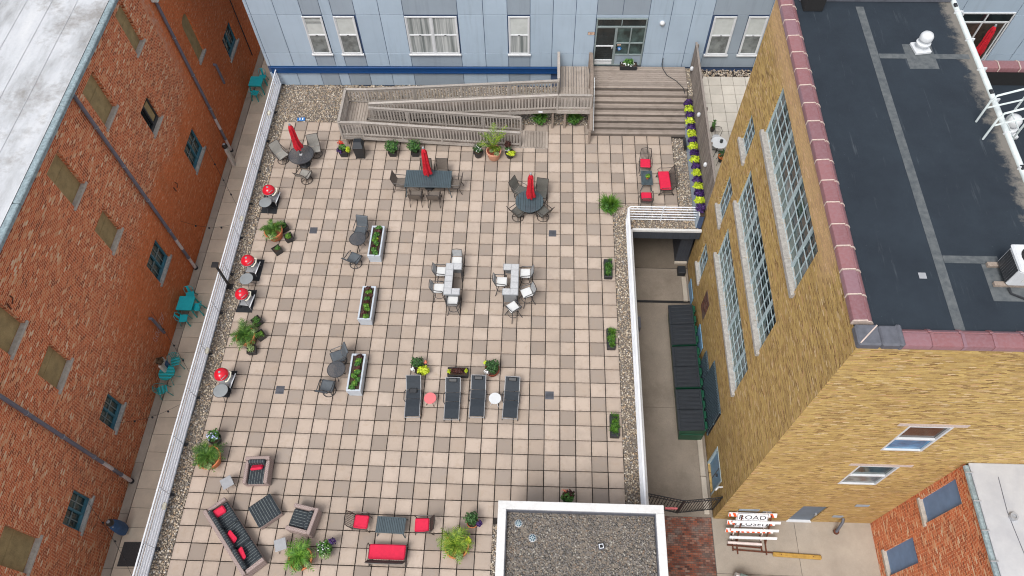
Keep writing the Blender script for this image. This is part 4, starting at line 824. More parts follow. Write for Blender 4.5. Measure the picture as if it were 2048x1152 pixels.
# --- planted retaining wall, board fence, cream patio
rw_ = wthing('planter_wall', 'pale blue metal planter wall below the wooden fence', 'planter', (6.85,5.5,0))
for k in range(7): boxo('wall_panel','panel_blue',rw_,6.76,6.80,1.7+k*.99+.008,1.7+(k+1)*.99-.008,-.05,.92,.004)
boxo('wall_core','joint_blue',rw_,6.802,7.02,1.7,8.62,-.05,.86); boxo('rim','white_paint',rw_,6.745,6.80,1.68,8.64,.922,.97,.006); boxo('soil_bed','soil',rw_,6.803,7.0,1.7,8.62,.861,.9); boxo('gravel_shelf','gravel_bed',rw_,6.82,7.05,8.65,10.6,.9,LZ-.06)
fc = wthing('board_fence', 'dark weathered vertical board fence between the steps and cream patio', 'fence', (7.08,5.6,0))
fb = MB().box(-.012,.012,-.036,.036,0,1.95,.004).mesh('fence_board','fence_wood')
for k in range(75): o = link('fence_board', fb, fc, (7.07,2.02+k*.116,.95+random.uniform(-.015,.015))); o.rotation_euler = (0,random.uniform(-.006,.006),random.uniform(-.03,.03))
for z in (1.25,1.95,2.7): boxo('fence_rail','fence_wood',fc,7.085,7.12,2.0,10.65,z-.045,z+.045)
boxo('top_cap','fence_wood',fc,7.03,7.13,2.0,10.65,2.915,2.95,.006)
for k in range(5): boxo('fence_post','fence_wood',fc,7.121,7.21,2.1+k*2.1,2.19+k*2.1,.9,2.9)
for i,(px,py) in enumerate(((1384,137),(1398,229),(1411,329))):
    q = gx(px,py,7.0); t = thing('globe_light', 'white oval lantern hung on the board fence %s' % ('near the landing','above the purple planter flowers','near the yellow brick wall')[i], 'lantern', (6.99,q[1],q[2]-.12))
    MB().lathe([(.02,0),(.08,.05),(.09,.13),(.07,.2),(.02,.24)],14).build('globe','white_paint',t,True); MB().box(.03,.062,-.03,.03,.1,.16).build('mount','white_metal',t)
pa = struct('patio', MB().box(7.22,24,2.05,10.6,.9,1.18), 'bedding')
pc = MB().box(.008,T-.008,.008,T-.008,-.06,0,.005).mesh('patio_slab','patio_cream')
for i in range(8):
    for j in range(13): link('patio_slab', pc, pa, (7.3+i*T,2.2+j*T,1.25+random.uniform(-.003,.003)))
pebbles('landing_gravel', [(6.84,7.03,8.68,10.55)], 330, .045, 'pebbles', 'pebbles in the gap between landing boards and fence', LZ-.04)
pebbles('patio_gravel', [(7.25,12,10.15,10.62)], 300, .05, 'pebbles', 'narrow pebble strip between the cream patio and blue facade', 1.24)
# ================================================================ PLANTS
def leaves(m, c, rad, n, size, mi=0, up=.4, hollow=.35):
    for _ in range(n):
        d = Vector((random.gauss(0,1),random.gauss(0,1),random.gauss(0,1)));
        if d.length < .01: continue
        d.normalize(); rr = random.uniform(hollow,1)**.6; lump = .82+.18*math.sin(5*d.x+3*d.y+c[0]*7)*math.cos(4*d.z+2*d.y)
        p = Vector((c[0]+d.x*rad[0]*rr*lump, c[1]+d.y*rad[1]*rr*lump, c[2]+d.z*rad[2]*rr*lump))
        n_ = (d+Vector((random.uniform(-.8,.8),random.uniform(-.8,.8),up+random.uniform(-.3,.6)))).normalized(); t = n_.orthogonal().normalized(); t.rotate(Matrix.Rotation(random.uniform(0,2*PI),3,n_)); b = n_.cross(t); L = size*random.uniform(.65,1.35)
        m.add([p-t*L*.5, p+b*L*.32-n_*L*.06, p+t*L*.5-n_*L*.12, p-b*L*.32-n_*L*.06], [(0,1,2,3)])
def strip(m, pts, w):
    v = []; k = len(pts)
    side = (pts[-1]-pts[0]).cross(Vector((0,0,1)));
    if side.length < 1e-4: side = Vector((1,0,0))
    side.normalize()
    for i,p in enumerate(pts): ww = w*(1-.85*i/(k-1)); v += [p-side*ww, p+side*ww]
    m.add(v, [(2*i,2*i+1,2*i+3,2*i+2) for i in range(k-1)])
def blades(m, c, n, L, w, spread=1., up=1.):
    for _ in range(n):
        a = random.uniform(0,2*PI); l = L*random.uniform(.6,1.15); o = Vector((math.cos(a),math.sin(a),0)); s0 = random.uniform(.1,1)*spread; P = []
        for i in range(4): f = i/3; P.append(Vector(c)+o*(l*s0*f*.8+.03)+Vector((0,0,l*up*(f*.95-f*f*.55*s0))))
        strip(m, P, w)
def palm(m, c, n, L, w=.05, lift=1.0):
    for k in range(n):
        a = 2*PI*k/n+random.uniform(-.3,.3); o = Vector((math.cos(a),math.sin(a),0)); l = L*random.uniform(.75,1.15); e = random.uniform(.35,1.0)*lift; P = []
        for i in range(6): f = i/5; P.append(Vector(c)+o*(l*f*(.35+.55*(1-min(e,1)*.6)+.3*f))+Vector((0,0,l*(e*1.1*f-.75*f*f))))
        strip(m, P, .010)
        for i in range(1,6):
            for q in range(2):
                f = (i-1+(q+.5)/2); i0 = int(f); p = P[i0].lerp(P[min(i0+1,5)], f-i0); tdir = (P[min(i0+1,5)]-P[i0]).normalized(); sd = tdir.cross(Vector((0,0,1))).normalized(); ll = l*.42*math.sin(PI*(.15+.8*f/5))
                for sgn in (-1,1):
                    tip = p+(sd*sgn*.75+tdir*.75+Vector((0,0,.12-random.uniform(0,.35)))).normalized()*ll; wv = tdir*w
                    m.add([p-wv*.5, p+wv*.5, tip], [(0,1,2)])
def pot_round(root, r, h, mat, soil='soil', n=20):
    MB().lathe([(r*.68,0),(r*.72,.02),(r*.93,h*.8),(r*.94,h*.82),(r*1.0,h*.82),(r*1.0,h),(r*.9,h),(r*.86,h*.86),(.001,h*.86)],n,cap=False).build('pot',mat,root,True); MB().lathe([(r*.87,h*.80),(r*.87,h*.88),(.002,h*.89)],n,cap=False).build('soil',soil,root,True)
def pot_square(root, s, h, mat='black_plastic'):
    m = MB(); b = s*.78
    for (z0,a,z1,b2) in ((0,b,h,s),):
        v = [(-a,-a,z0),(a,-a,z0),(a,a,z0),(-a,a,z0),(-b2,-b2,z1),(b2,-b2,z1),(b2,b2,z1),(-b2,b2,z1)]; i_ = b2*.88
        v += [(-i_,-i_,z1),(i_,-i_,z1),(i_,i_,z1),(-i_,i_,z1),(-i_,-i_,z1-.06),(i_,-i_,z1-.06),(i_,i_,z1-.06),(-i_,i_,z1-.06)]
        m.add(v,[(0,3,2,1),(0,1,5,4),(1,2,6,5),(2,3,7,6),(3,0,4,7),(4,5,9,8),(5,6,10,9),(6,7,11,10),(7,4,8,11),(8,9,13,12),(9,10,14,13),(10,11,15,14),(11,8,12,15)])
    m.build('pot',mat,root); MB().box(-s*.87,s*.87,-s*.87,s*.87,h-.09,h-.05).build('soil','soil',root)
def fol(root, name, mat, fn, *a):
    m = MB(); fn(m, *a); o = m.build(name, mat, root); o['kind'] = 'stuff'; return o
def palm_pot(px, py, r, h, label, pot='terracotta', soil='soil_red', leafm='leaf_palm', L=.64, n=15, trail=(), lift=1., g='palms in terracotta pots', pw=.055):
    x, y = xy(px,py,h*.9); t = thing('potted_palm', label, 'potted plant', (x,y,0), 0, g); pot_round(t,r,h,pot,soil)
    fol(t,'fronds',leafm,palm,(-.05,.08,h*.95),n,L,pw,lift); 
    if lift < 1.3: fol(t,'young_fronds',leafm,palm,(-.05,.05,h*.9),7,L*.85,.05,1.5)
    for (dx,dy,rr,nn,mt) in trail: fol(t,'trailing_leaves',mt,leaves,(dx,dy,h+.02),(rr,rr,rr*.6),nn,.075)
    return t
palm_pot(546.7,462,.42,.50,'terracotta pot with bushy palm between the first and second red grills',trail=((-.05,-.38,.17,150,'leaf_sage'),(.28,.18,.1,50,'leaf_sage')))
palm_pot(491,672,.40,.50,'terracotta pot with spreading palm between the two middle grill mats',trail=((-.12,-.34,.22,190,'leaf_sage'),(.3,.2,.12,70,'leaf_sage')),L=.68)
palm_pot(417,915,.46,.52,'terracotta pot with tall palm near the railing behind the wicker sofa',trail=((.12,-.36,.17,140,'leaf_sage'),),L=.70)
palm_pot(601,1117,.42,.52,'terracotta pot with dark palm beside the wicker armchair side table',trail=((.3,-.2,.16,130,'leaf_sage'),(.05,-.36,.12,70,'leaf_sage')),L=.66,leafm='leaf_fern')
palm_pot(913,1092,.45,.52,'terracotta pot with yellow green palm beside the stair tower',trail=((.12,-.36,.2,170,'leaf_sage'),(.42,.2,.14,110,'leaf_lime')),L=.68,leafm='leaf_palm_yellow')
palm_pot(987.5,302,.37,.52,'pale terracotta pot with tall feathery yellow palm beside the ramp rail',pot='terracotta_pale',leafm='leaf_palm_yellow',L=.88,n=11,lift=2.3,pw=.07,trail=((-.12,-.05,.14,70,'leaf_sage'),(.15,-.22,.17,110,'leaf_sage'),(.22,.12,.2,110,'leaf_palm_yellow')))
def bush_pot(name, px, py, label, pot, layers, cat='potted plant', g=None, z=0, rz=0):
    x, y = xy(px,py,z); t = thing(name, label, cat, (x,y,z), rz, g)
    if pot[0] == 'sq': pot_square(t,pot[1],pot[2],pot[3] if len(pot) > 3 else 'black_plastic')
    elif pot[0] == 'rd': pot_round(t,pot[1],pot[2],pot[3] if len(pot) > 3 else 'black_plastic')
    elif pot[0] == 'bx':
        w,d,h = pot[1:4]; pm_ = pot[4] if len(pot) > 4 else 'black_plastic'; m = MB()
        for q in ((-w,w,-d,-d+.025),(-w,w,d-.025,d),(-w,-w+.025,-d+.025,d-.025),(w-.025,w,-d+.025,d-.025),): m.box(*q,0,h,.004)
        m.box(-w+.02,w-.02,-d+.02,d-.02,0,.03); m.build('box',pm_,t); MB().box(-w+.026,w-.026,-d+.026,d-.026,h-.08,h-.035).build('soil','soil',t)
    for (nm,mt,c,rad,n,s_) in layers: fol(t,nm,mt,leaves,c,rad,n,s_)
    return t
def lv(nm,mt,c,r,n,s=.09):
    return (nm,mt,c,r if isinstance(r,tuple) else (r,r,r*.75),n,s)
for (px,py,mt,lab,rz) in ((570,460,'leaf_green','square black planter of dark leaves tucked behind the first palm pot',.7),(580,480,'leaf_fern','square black planter of bright green herbs right of first palm pot',.5),(557,505,'leaf_green','square black half empty planter below the first palm pot',.75),
    (517,647,'leaf_green','square black planter of mixed greens behind the second palm pot',.8),(524,675,'leaf_fern','square black planter with one green tuft beside second palm pot',.75),(507,704,'leaf_sage','square black planter of grey green sage below second palm pot',.15)):
    half = 'half' in lab or 'tuft' in lab; bush_pot('herb_planter',px,py,lab,('sq',.19,.30),[lv('herbs',mt,(.05 if half else 0,-.0,.33),.14 if half else .20,110 if half else 190,.07)],'planter','square black herb planters',0,rz)
bush_pot('flower_pot',690,310,'black pot of red flowers with purple and lime foliage left of the bin',('sq',.2,.34),[lv('green_leaves','leaf_green',(0,.05,.55),.24,150),lv('red_flowers','petal_red',(-.08,.15,.75),(.2,.15,.15),60,.08),lv('purple_leaves','leaf_purple',(-.18,-.05,.42),.2,130),lv('lime_leaves','leaf_lime',(.24,-.05,.45),(.15,.17,.2),110)])
bush_pot('shrub_pot',787,309,'square black pot with round green shrub in the middle of the ramp wall',('sq',.2,.32),[lv('foliage','leaf_dark',(0,.02,.58),(.42,.42,.36),560,.09),lv('light_leaves','leaf_green',(0,-.02,.62),(.42,.42,.36),220,.08)],g='green shrubs in black pots')
bush_pot('shrub_pot',832,309,'square black pot with loose green shrub behind the red rectangular table umbrella',('sq',.2,.32),[lv('foliage','leaf_dark',(0,.02,.58),(.40,.40,.38),520,.09),lv('light_leaves','leaf_green',(-.05,.02,.66),(.42,.42,.34),230,.08)],g='green shrubs in black pots')
bush_pot('flower_pot',957,312,'black round pot of white flowers left of the pale terracotta pot',('rd',.24,.34),[lv('green_leaves','leaf_dark',(0,.05,.5),(.28,.28,.25),300),lv('white_flowers','petal_white',(0,0,.58),(.3,.3,.22),45,.06)])
bush_pot('flower_pot',1020,313,'black pot of burgundy and lime leaves right of pale terracotta pot',('rd',.24,.30),[lv('burgundy_leaves','leaf_burgundy',(-.1,.22,.62),(.22,.2,.28),220),lv('green_leaves','leaf_dark',(-.08,.12,.45),(.22,.2,.2),90),lv('lime_leaves','leaf_lime',(.08,-.12,.36),(.26,.2,.17),260,.08),lv('white_flowers','petal_white',(-.1,.0,.45),(.12,.1,.08),14,.06)])
def fern(px,py,label,n=150,L=.55,z=0):
    x, y = xy(px,py,z); t = thing('fern', label, 'fern', (x,y,z), 0, 'potted ferns'); pot_round(t,.18,.22,'black_plastic'); fol(t,'fern_blades','leaf_fern',blades,(0,0,.2),n,L,.034,1.,1.); fol(t,'inner_leaves','leaf_green',leaves,(0,0,.36),(L*.62,L*.62,L*.45),330,.11); return t
fern(1080,247,'green fern under the landing beside the ramp end',190,.68); fern(1148,247,'green fern under the landing between its post and the steps',190,.68); fern(1217,421,'full round green fern on pavers left of the short white railing',300,.80)
for i,(px,py) in enumerate(((1216,538),(1222,678),(1229,852))):
    lab = ('low black trough of grass nearest the short white railing','low black trough of grass in the middle of the alley railing','low black trough of grass nearest the stair tower')[i]
    x, y = xy(px,py,.15); t = thing('grass_planter', lab, 'planter', (x,y,0), 0, 'black grass troughs'); MB().box(-.18,.18,-.46,.46,0,.26,.02).build('box','black_plastic',t)
    m = MB(); 
    for _ in range(16): blades(m,(random.uniform(-.13,.13),random.uniform(-.4,.4),.24),26,.22,.012,.9)
    m.build('grass','leaf_fern' if i else 'leaf_green',t)['kind'] = 'stuff'; fol(t,'ground_leaves','leaf_green',leaves,(0,0,.27),(.17,.43,.07),240,.06)
bush_pot('flower_pot',1135,1001,'pot of coral and burgundy flowers against the stair tower wall',('rd',.2,.3),[lv('green_leaves','leaf_green',(0,0,.45),(.3,.25,.25),230),lv('burgundy_leaves','leaf_burgundy',(.05,.1,.55),(.28,.2,.2),130),lv('coral_flowers','petal_coral',(-.1,.2,.62),(.14,.1,.1),16,.08)])
bush_pot('flower_pot',435,882,'black pot of pale blue flowers behind the railing palm pot',('rd',.24,.32),[lv('green_leaves','leaf_green',(0,.05,.5),(.33,.3,.28),330),lv('blue_flowers','petal_blue',(.05,0,.62),(.28,.26,.2),40,.08)])
bush_pot('flower_pot',653,1102,'black pot of green leaves with dark purple fringe near the red chair',('rd',.24,.3),[lv('green_leaves','leaf_green',(0,0,.45),(.38,.34,.28),340),lv('purple_leaves','leaf_purple',(.26,.26,.42),(.17,.15,.16),100),lv('white_flowers','petal_white',(0,-.05,.6),(.3,.26,.12),24,.06),lv('pale_leaves','leaf_sage',(.1,-.25,.42),(.26,.14,.16),130)])
bush_pot('shrub_pot',946,1048,'brown pot with dark glossy shrub behind the yellow green palm',('rd',.22,.32,'terracotta'),[lv('foliage','leaf_dark',(-.02,.05,.62),(.3,.28,.36),420,.09),lv('purple_leaves','leaf_purple',(.26,-.08,.42),(.15,.14,.18),120)])
bush_pot('flower_pot',841,742,'round pot of green leaves with lime trailer and coral flowers behind first lounger',('rd',.27,.3),[lv('green_leaves','leaf_dark',(-.08,.15,.5),(.33,.30,.28),360),lv('lime_leaves','leaf_lime',(.2,-.14,.4),(.3,.24,.2),300,.1),lv('white_flowers','petal_white',(-.25,-.12,.45),(.14,.12,.1),34,.07),lv('coral_flowers','petal_coral',(.25,.2,.5),(.1,.1,.08),20,.08)])
bush_pot('flower_pot',985,745,'round brown pot of dark green geranium with white flowers behind third lounger',('rd',.3,.32,'soil_red'),[lv('green_leaves','leaf_dark',(.02,.05,.5),(.36,.34,.32),520),lv('white_flowers','petal_white',(-.2,-.18,.46),(.18,.14,.12),34,.07),lv('lime_leaves','leaf_lime',(-.28,.24,.45),(.12,.1,.1),50)])
bush_pot('trough_planter',916.5,748,'small dark trough of burgundy foliage between the two round flower pots',('bx',.42,.19,.24),[lv('burgundy_leaves','leaf_burgundy',(0,.02,.27),(.38,.16,.12),330,.08),lv('lime_leaves','leaf_lime',(-.36,-.02,.28),(.1,.12,.1),60,.07),lv('lime_leaves','leaf_lime',(.34,.02,.28),(.1,.12,.1),50,.07)],'planter')
bush_pot('window_box',1256,136,'black window box of green leaves and white flowers at the glass entrance',('bx',.42,.17,.24),[lv('green_leaves','leaf_green',(0,.02,.38),(.32,.16,.22),300,.09),lv('dark_leaves','leaf_dark',(0,0,.25),(.35,.13,.08),160,.08),lv('white_flowers','petal_white',(0,0,.3),(.44,.2,.14),60,.09)],'planter',None,LZ)
# white planter boxes with lettuces
def white_box(c4, zt, label):
    P = [gz(q[0],q[1],zt) for q in c4]; cx = sum(p[0] for p in P)/4; cy = sum(p[1] for p in P)/4
    t = thing('planter_box', label, 'planter', (cx,cy,0), 0, 'long white planter boxes'); w, d = .26, .79
    for i,(z0,z1,e) in enumerate(((0,.17,.0),(.175,.345,.012),(.35,zt,.03))):
        m = MB()
        for q in ((-w-e,w+e,-d-e,-d+.04),(-w-e,w+e,d-.04,d+e),(-w-e,-w+.04,-d+.04,d-.04),(w-.04,w+e,-d+.04,d-.04)): m.box(*q,z0,z1,.006)
        m.build('side_course','planter_white',t)
    MB().box(-w+.041,w-.041,-d+.041,d-.041,.1,zt-.07).build('soil','soil',t)
    for k in range(9):
        mt = random.choice(('leaf_green','leaf_burgundy','leaf_fern','leaf_fern','leaf_green','leaf_burgundy')); fol(t,'lettuce',mt,leaves,(random.uniform(-.1,.1),-.68+k*.17,zt+.02),(.15,.13,.12),110,.10)
    for k in range(2): fol(t,'yellow_leaves','leaf_lime',leaves,(random.uniform(-.1,.1),random.uniform(-.6,.6),zt),(.08,.08,.07),26,.07)
white_box([(744,452),(767,453),(759,511),(738,510)],.55,'long white planter box of lettuces beside the upper mesh bistro table'); white_box([(726.8,572.8),(749.4,572.8),(740.7,638.7),(717,637)],.55,'long white planter box of lettuces standing alone between two bistro sets'); white_box([(706,708),(727.5,709),(720,781),(694.5,780)],.55,'long white planter box of lettuces beside the lower mesh bistro table')
# row of flowers on the retaining wall
for k in range(17):
    y = 8.45-k*.40; pu = k % 2 == 0; nth = ('first','second','third','fourth','fifth','sixth','seventh','eighth','ninth')[k//2]; o = MB(); leaves(o,(-.05,0,.17),(.27,.28,.24),300,.11)
    ob = o.build('bedding_plant','leaf_purple' if pu else 'leaf_lime'); ob.location = (6.88,y,.9); tag(ob, ('%s dark purple bedding plant from the landing along the pale planter wall' % nth if pu else '%s lime green bedding plant from the landing along the pale planter wall' % nth), 'bedding plant', 'purple bedding plants' if pu else 'lime bedding plants')
# ================================================================ FURNITURE
def swivel_chair(sling, frame, cat='chair', high=.98):
    t = thing('patio_chair','x',cat)
    seat = [(-.26,.44),(-.2,.455),(.0,.42),(.17,.40)]; back = [(.20,.41),(.27,.52),(.33,.70),(.40,.87),(.45,high)]
    MB().sheet(seat,-.25,.25,.014).build('seat',sling,t); MB().sheet(back,-.25,.25,.014).build('backrest',sling,t)
    for s in (-1,1):
        MB().tube([(s*.265,-.28,.42)]+[(s*.265,y,z) for y,z in seat[1:]+back],.016,6).build('side_frame',frame,t,True)
        MB().tube([(s*.27,-.2,.45),(s*.29,-.22,.6),(s*.29,-.14,.655),(s*.285,.12,.66),(s*.27,.33,.70)],.017,6).build('armrest',frame,t,True)
    MB().tube([(-.265,.45,high),(.265,.45,high)],.016,6).build('top_bar',frame,t,True); MB().tube([(-.265,-.28,.42),(.265,-.28,.42)],.014,6).build('front_bar',frame,t,True)
    MB().ring((0,0,.03),.27,.016,24,6).build('base_ring',frame,t,True); m = MB().tube([(0,0,.03),(0,0,.39)],.03,8)
    for k in range(4): a = k*PI/2+PI/4; m.tube([(.27*math.cos(a),.27*math.sin(a),.03),(.1*math.cos(a),.1*math.sin(a),.12),(0,0,.2)],.014,6)
    m.build('pedestal',frame,t,True); return t
def leg_chair(sling, frame):
    t = thing('dining_chair','x','chair'); seat = [(-.25,.45),(-.2,.46),(.0,.43),(.2,.41)]; back = [(.22,.42),(.28,.55),(.34,.75),(.40,.98)]
    MB().sheet(seat,-.25,.25,.014).build('seat',sling,t); MB().sheet(back,-.25,.25,.014).build('backrest',sling,t)
    for s in (-1,1):
        MB().tube([(s*.265,y,z) for y,z in seat+back],.016,6).build('side_frame',frame,t,True)
        MB().tube([(s*.28,-.28,.0),(s*.28,-.25,.45),(s*.29,-.22,.64),(s*.285,.1,.66),(s*.27,.33,.7)],.017,6).build('front_leg',frame,t,True); MB().tube([(s*.28,.36,0),(s*.27,.22,.42)],.017,6).build('rear_leg',frame,t,True); MB().tube([(s*.28,-.265,.2),(s*.28,.28,.2)],.012,6).build('stretcher',frame,t,True)
    MB().tube([(-.265,.40,.98),(.265,.40,.98)],.016,6).build('top_bar',frame,t,True); return t
def umbrella(x, y, z0, z1, label, fz=.5):
    t = thing('closed_umbrella', label, 'umbrella', (x,y,0), random.uniform(0,1), 'closed red patio umbrellas'); MB().tube([(0,0,.03),(0,0,z1)],.021,8).build('pole','dark_frame',t,True)
    prof = [(.05,z0),(.17,z0+.05),(.185,z0+.2),(.15,z0+.45),(.13,z0+(z1-z0)*.45),(.12,z0+(z1-z0)*.62),(.115,z1-.35),(.10,z1-.28),(.115,z1-.24),(.06,z1-.06),(.012,z1-.03)]
    n = 24; m = MB(); v = []
    for i,(r,z) in enumerate(prof):
        for j in range(n):
            a = 2*PI*j/n; q = r*(1+.30*math.cos(a*6+.3*i)*(1 if i < 8 else .5)+.08*math.sin(a*11+i)); v.append((q*math.cos(a)+.01*math.sin(i*1.1),q*math.sin(a),z))
    m.add(v,[(i*n+j,i*n+(j+1) % n,(i+1)*n+(j+1) % n,(i+1)*n+j) for i in range(len(prof)-1) for j in range(n)]); m.build('canopy','umbrella_red',t,True)
    MB().ring((0,0,z0+(z1-z0)*.5),.125,.018,18,5).build('strap','umbrella_red',t,True); MB().lathe([(.045,z1-.04),(.055,z1),(.04,z1+.07),(.01,z1+.08)],12).build('finial','steel_grey',t,True)
    MB().lathe([(.27,0),(.27,.05),(.22,.09),(.06,.12),(.04,.3)],20).build('base','black_plastic',t,True); return t
def mesh_table(R, h, glassm='steel_grey', legs=4):
    t = thing('mesh_table','x','table')
    m = MB(); m.disc((0,0,h),R-.02,.012,36); m.build('table_top','mesh_top',t); MB().ring((0,0,h-.004),R-.012,.016,36,6).build('rim','dark_frame',t,True)
    for k in range(legs):
        a = 2*PI*k/legs+.5; MB().tube([(.12*math.cos(a),.12*math.sin(a),h-.03),(.15*math.cos(a),.15*math.sin(a),h*.5),(R*.62*math.cos(a),R*.62*math.sin(a),.02)],.017,6).build('leg','dark_frame',t,True)
    MB().ring((0,0,h*.48),.15,.012,16,5).build('leg_ring','dark_frame',t,True); return t
tt = NT('mesh_top'); p = tt.obj(); sp = tt.new('ShaderNodeSeparateXYZ'); tt.l.new(p, sp.inputs[0]); a_ = tt.math('SINE', tt.math('MULTIPLY', sp.outputs[0], 330)); b_ = tt.math('SINE', tt.math('MULTIPLY', sp.outputs[1], 330))
hole = tt.math('GREATER_THAN', tt.math('MULTIPLY', a_, b_), .15); tr = tt.new('ShaderNodeBsdfTransparent'); mx = tt.new('ShaderNodeMixShader'); tt.fin((.075,.08,.09,1), .45); tt.l.new(hole, mx.inputs[0]); tt.l.new(tt.b.outputs[0], mx.inputs[1]); tt.l.new(tr.outputs[0], mx.inputs[2]); tt.l.new(mx.outputs[0], tt.n['Material Output'].inputs[0])
def slat_round(R, h):
    t = thing('slat_table','x','table'); n = 11; w = 2*R/n
    for k in range(n):
        x = -R+w*(k+.5); yy = math.sqrt(max(.02,R*R-x*x)); MB().box(x-w/2+.006,x+w/2-.006,-yy,yy,h-.025,h,.004).build('slat','dark_slat',t)
    MB().ring((0,0,h-.015),R,.022,40,6).build('rim','dark_slat',t,True); MB().disc((0,0,h-.03),R*.95,.02,32).build('under_frame','dark_frame',t)
    for k in range(4): a = k*PI/2+PI/4; MB().tube([(.2*math.cos(a),.2*math.sin(a),h-.04),(.35*math.cos(a),.35*math.sin(a),.35),(R*.8*math.cos(a),R*.8*math.sin(a),.0)],.02,6).build('leg','dark_frame',t,True)
    return t
def slat_rect(w, d, h, n, name='slat_table', halves=True, lab='x', mat='dark_slat'):
    t = thing(name,lab,'table'); st_ = 2*w/n
    for k in range(n):
        x = -w+st_*(k+.5)
        for (y0,y1) in ((-d+.03,d-.03),): MB().box(x-st_/2+.005,x+st_/2-.005,y0,y1,h-.022,h,.003).build('slat',mat,t)
    for q in ((-w,w,-d,-d+.028),(-w,w,d-.028,d),(-w-.026,-w-.001,-d,d),(w+.001,w+.026,-d,d)): MB().box(*q,h-.04,h+.003,.004).build('edge_bar',mat,t)
    MB().box(-w+.01,w-.01,-d+.03,d-.03,h-.05,h-.03).build('under_frame','dark_frame',t)
    for sx in (-1,1):
        for sy in (-1,1): MB().tube([(sx*(w-.1),sy*(d-.08),h-.05),(sx*(w-.04),sy*(d-.03),h*.5),(sx*(w+.02),sy*(d+.04),.0)],.02,6).build('leg',mat,t,True)
    return t
# set 1: grey sling chairs at the round mesh table
gp = Proto(lambda: swivel_chair('sling_grey','bronze_frame'))
def at(px,py,z=0): x,y = xy(px,py,z); return (x,y,0)
GC = 'grey sling swivel chairs'
gp.put(at(567,321),face(1,-.95),'grey high back sling chair by the gravel left of the umbrella table',GC); gp.put(at(634,309),face(.28,-1),'grey high back sling chair behind the round mesh umbrella table',GC); gp.put(at(614,361),face(.32,1),'grey sling swivel chair turned away below the round mesh umbrella table',GC)
x,y = xy(602,309,.72); t = mesh_table(.61,.72); t.location = (x,y,0); t['label'] = 'round dark mesh dining table with umbrella in the gravel corner'; umbrella(x,y,1.12,2.75,'closed red umbrella through the round mesh table'); MB().box(-.06,.06,-.06,.06,.722,.735).build('label_card','petal_white',t)
# set 2: rectangular table
P = [gz(*q,.72) for q in ((813.7,339.6),(902.8,340),(900,375.5),(810,375))]; cx = sum(p[0] for p in P)/4; cy = sum(p[1] for p in P)/4
t = slat_rect(1.06,.50,.72,26); t.location = (cx,cy,0); t['label'] = 'rectangular dark slatted dining table with six brown chairs'; x,y = xy(856.4,353,.72); umbrella(x,y,.90,2.68,'closed red umbrella through the rectangular slatted table')
bp_ = Proto(lambda: leg_chair('sling_brown','bronze_frame')); BC = 'brown sling dining chairs at the rectangular table'
for dx,dy,f,l in ((-.2,.62,(0,-1),'brown sling chair behind the rectangular table partly under its umbrella'),(.57,.62,(0,-1),'brown sling chair behind the rectangular table right of its umbrella'),(-.54,-.78,(0,1),'brown sling chair with back to the grills in front of rectangular table'),(.31,-.80,(0,1),'brown sling chair in front of the rectangular table near its right leg'),(-1.32,-.02,(1,-.05),'brown sling chair at the bin end of the rectangular table'),(1.22,-.05,(-1,.05),'brown sling chair at the ramp pot end of the rectangular table')): bp_.put((cx+dx,cy+dy,0),face(*f),l,BC)
# set 3: round slatted table
x,y = xy(1058.9,402,.72); t = slat_round(.62,.72); t.location = (x,y,0); t['label'] = 'round dark slatted dining table with four olive swivel chairs'; umbrella(x+.05,y+.06,.92,2.55,'closed red umbrella through the round slatted table')
op = Proto(lambda: swivel_chair('sling_olive','bronze_frame')); OC = 'olive sling swivel chairs at the round slatted table'
op.put(at(1040,392),face(.85,-.5),'olive swivel chair behind the round slatted table on the ramp side',OC); op.put(at(1082,398),face(-.15,-1),'olive swivel chair squarely behind the round slatted table',OC); op.put(at(1036,435),face(.75,.7),'olive swivel chair in front of the slatted table turned toward the red umbrella',OC); op.put(at(1086,435),face(-.75,.75),'olive swivel chair in front of the slatted table on the fern side',OC)
# bistro sets
sp_ = Proto(lambda: swivel_chair('sling_slate','dark_frame',high=.90)); SC_ = 'slate sling bistro chairs'
sp_.put(at(726,470),face(-.12,-1),'slate bistro chair behind the upper mesh bistro table',SC_); sp_.put(at(712,528),face(.45,1),'slate bistro chair in front of the upper mesh bistro table',SC_); sp_.put(at(681,722),face(-.9,-.45),'slate bistro chair turned sideways behind the lower mesh bistro table',SC_); sp_.put(at(659,782),face(.15,1),'slate bistro chair in front of the lower mesh bistro table',SC_)
for px,py,l in ((715,477.3,'small round mesh bistro table beside the upper white planter box'),(672.3,738.4,'small round mesh bistro table beside the lower white planter box')):
    x,y = xy(px,py,.7); t = mesh_table(.37,.70,legs=3); t.location = (x,y,0); t['label'] = l; t['group'] = 'small mesh bistro tables'
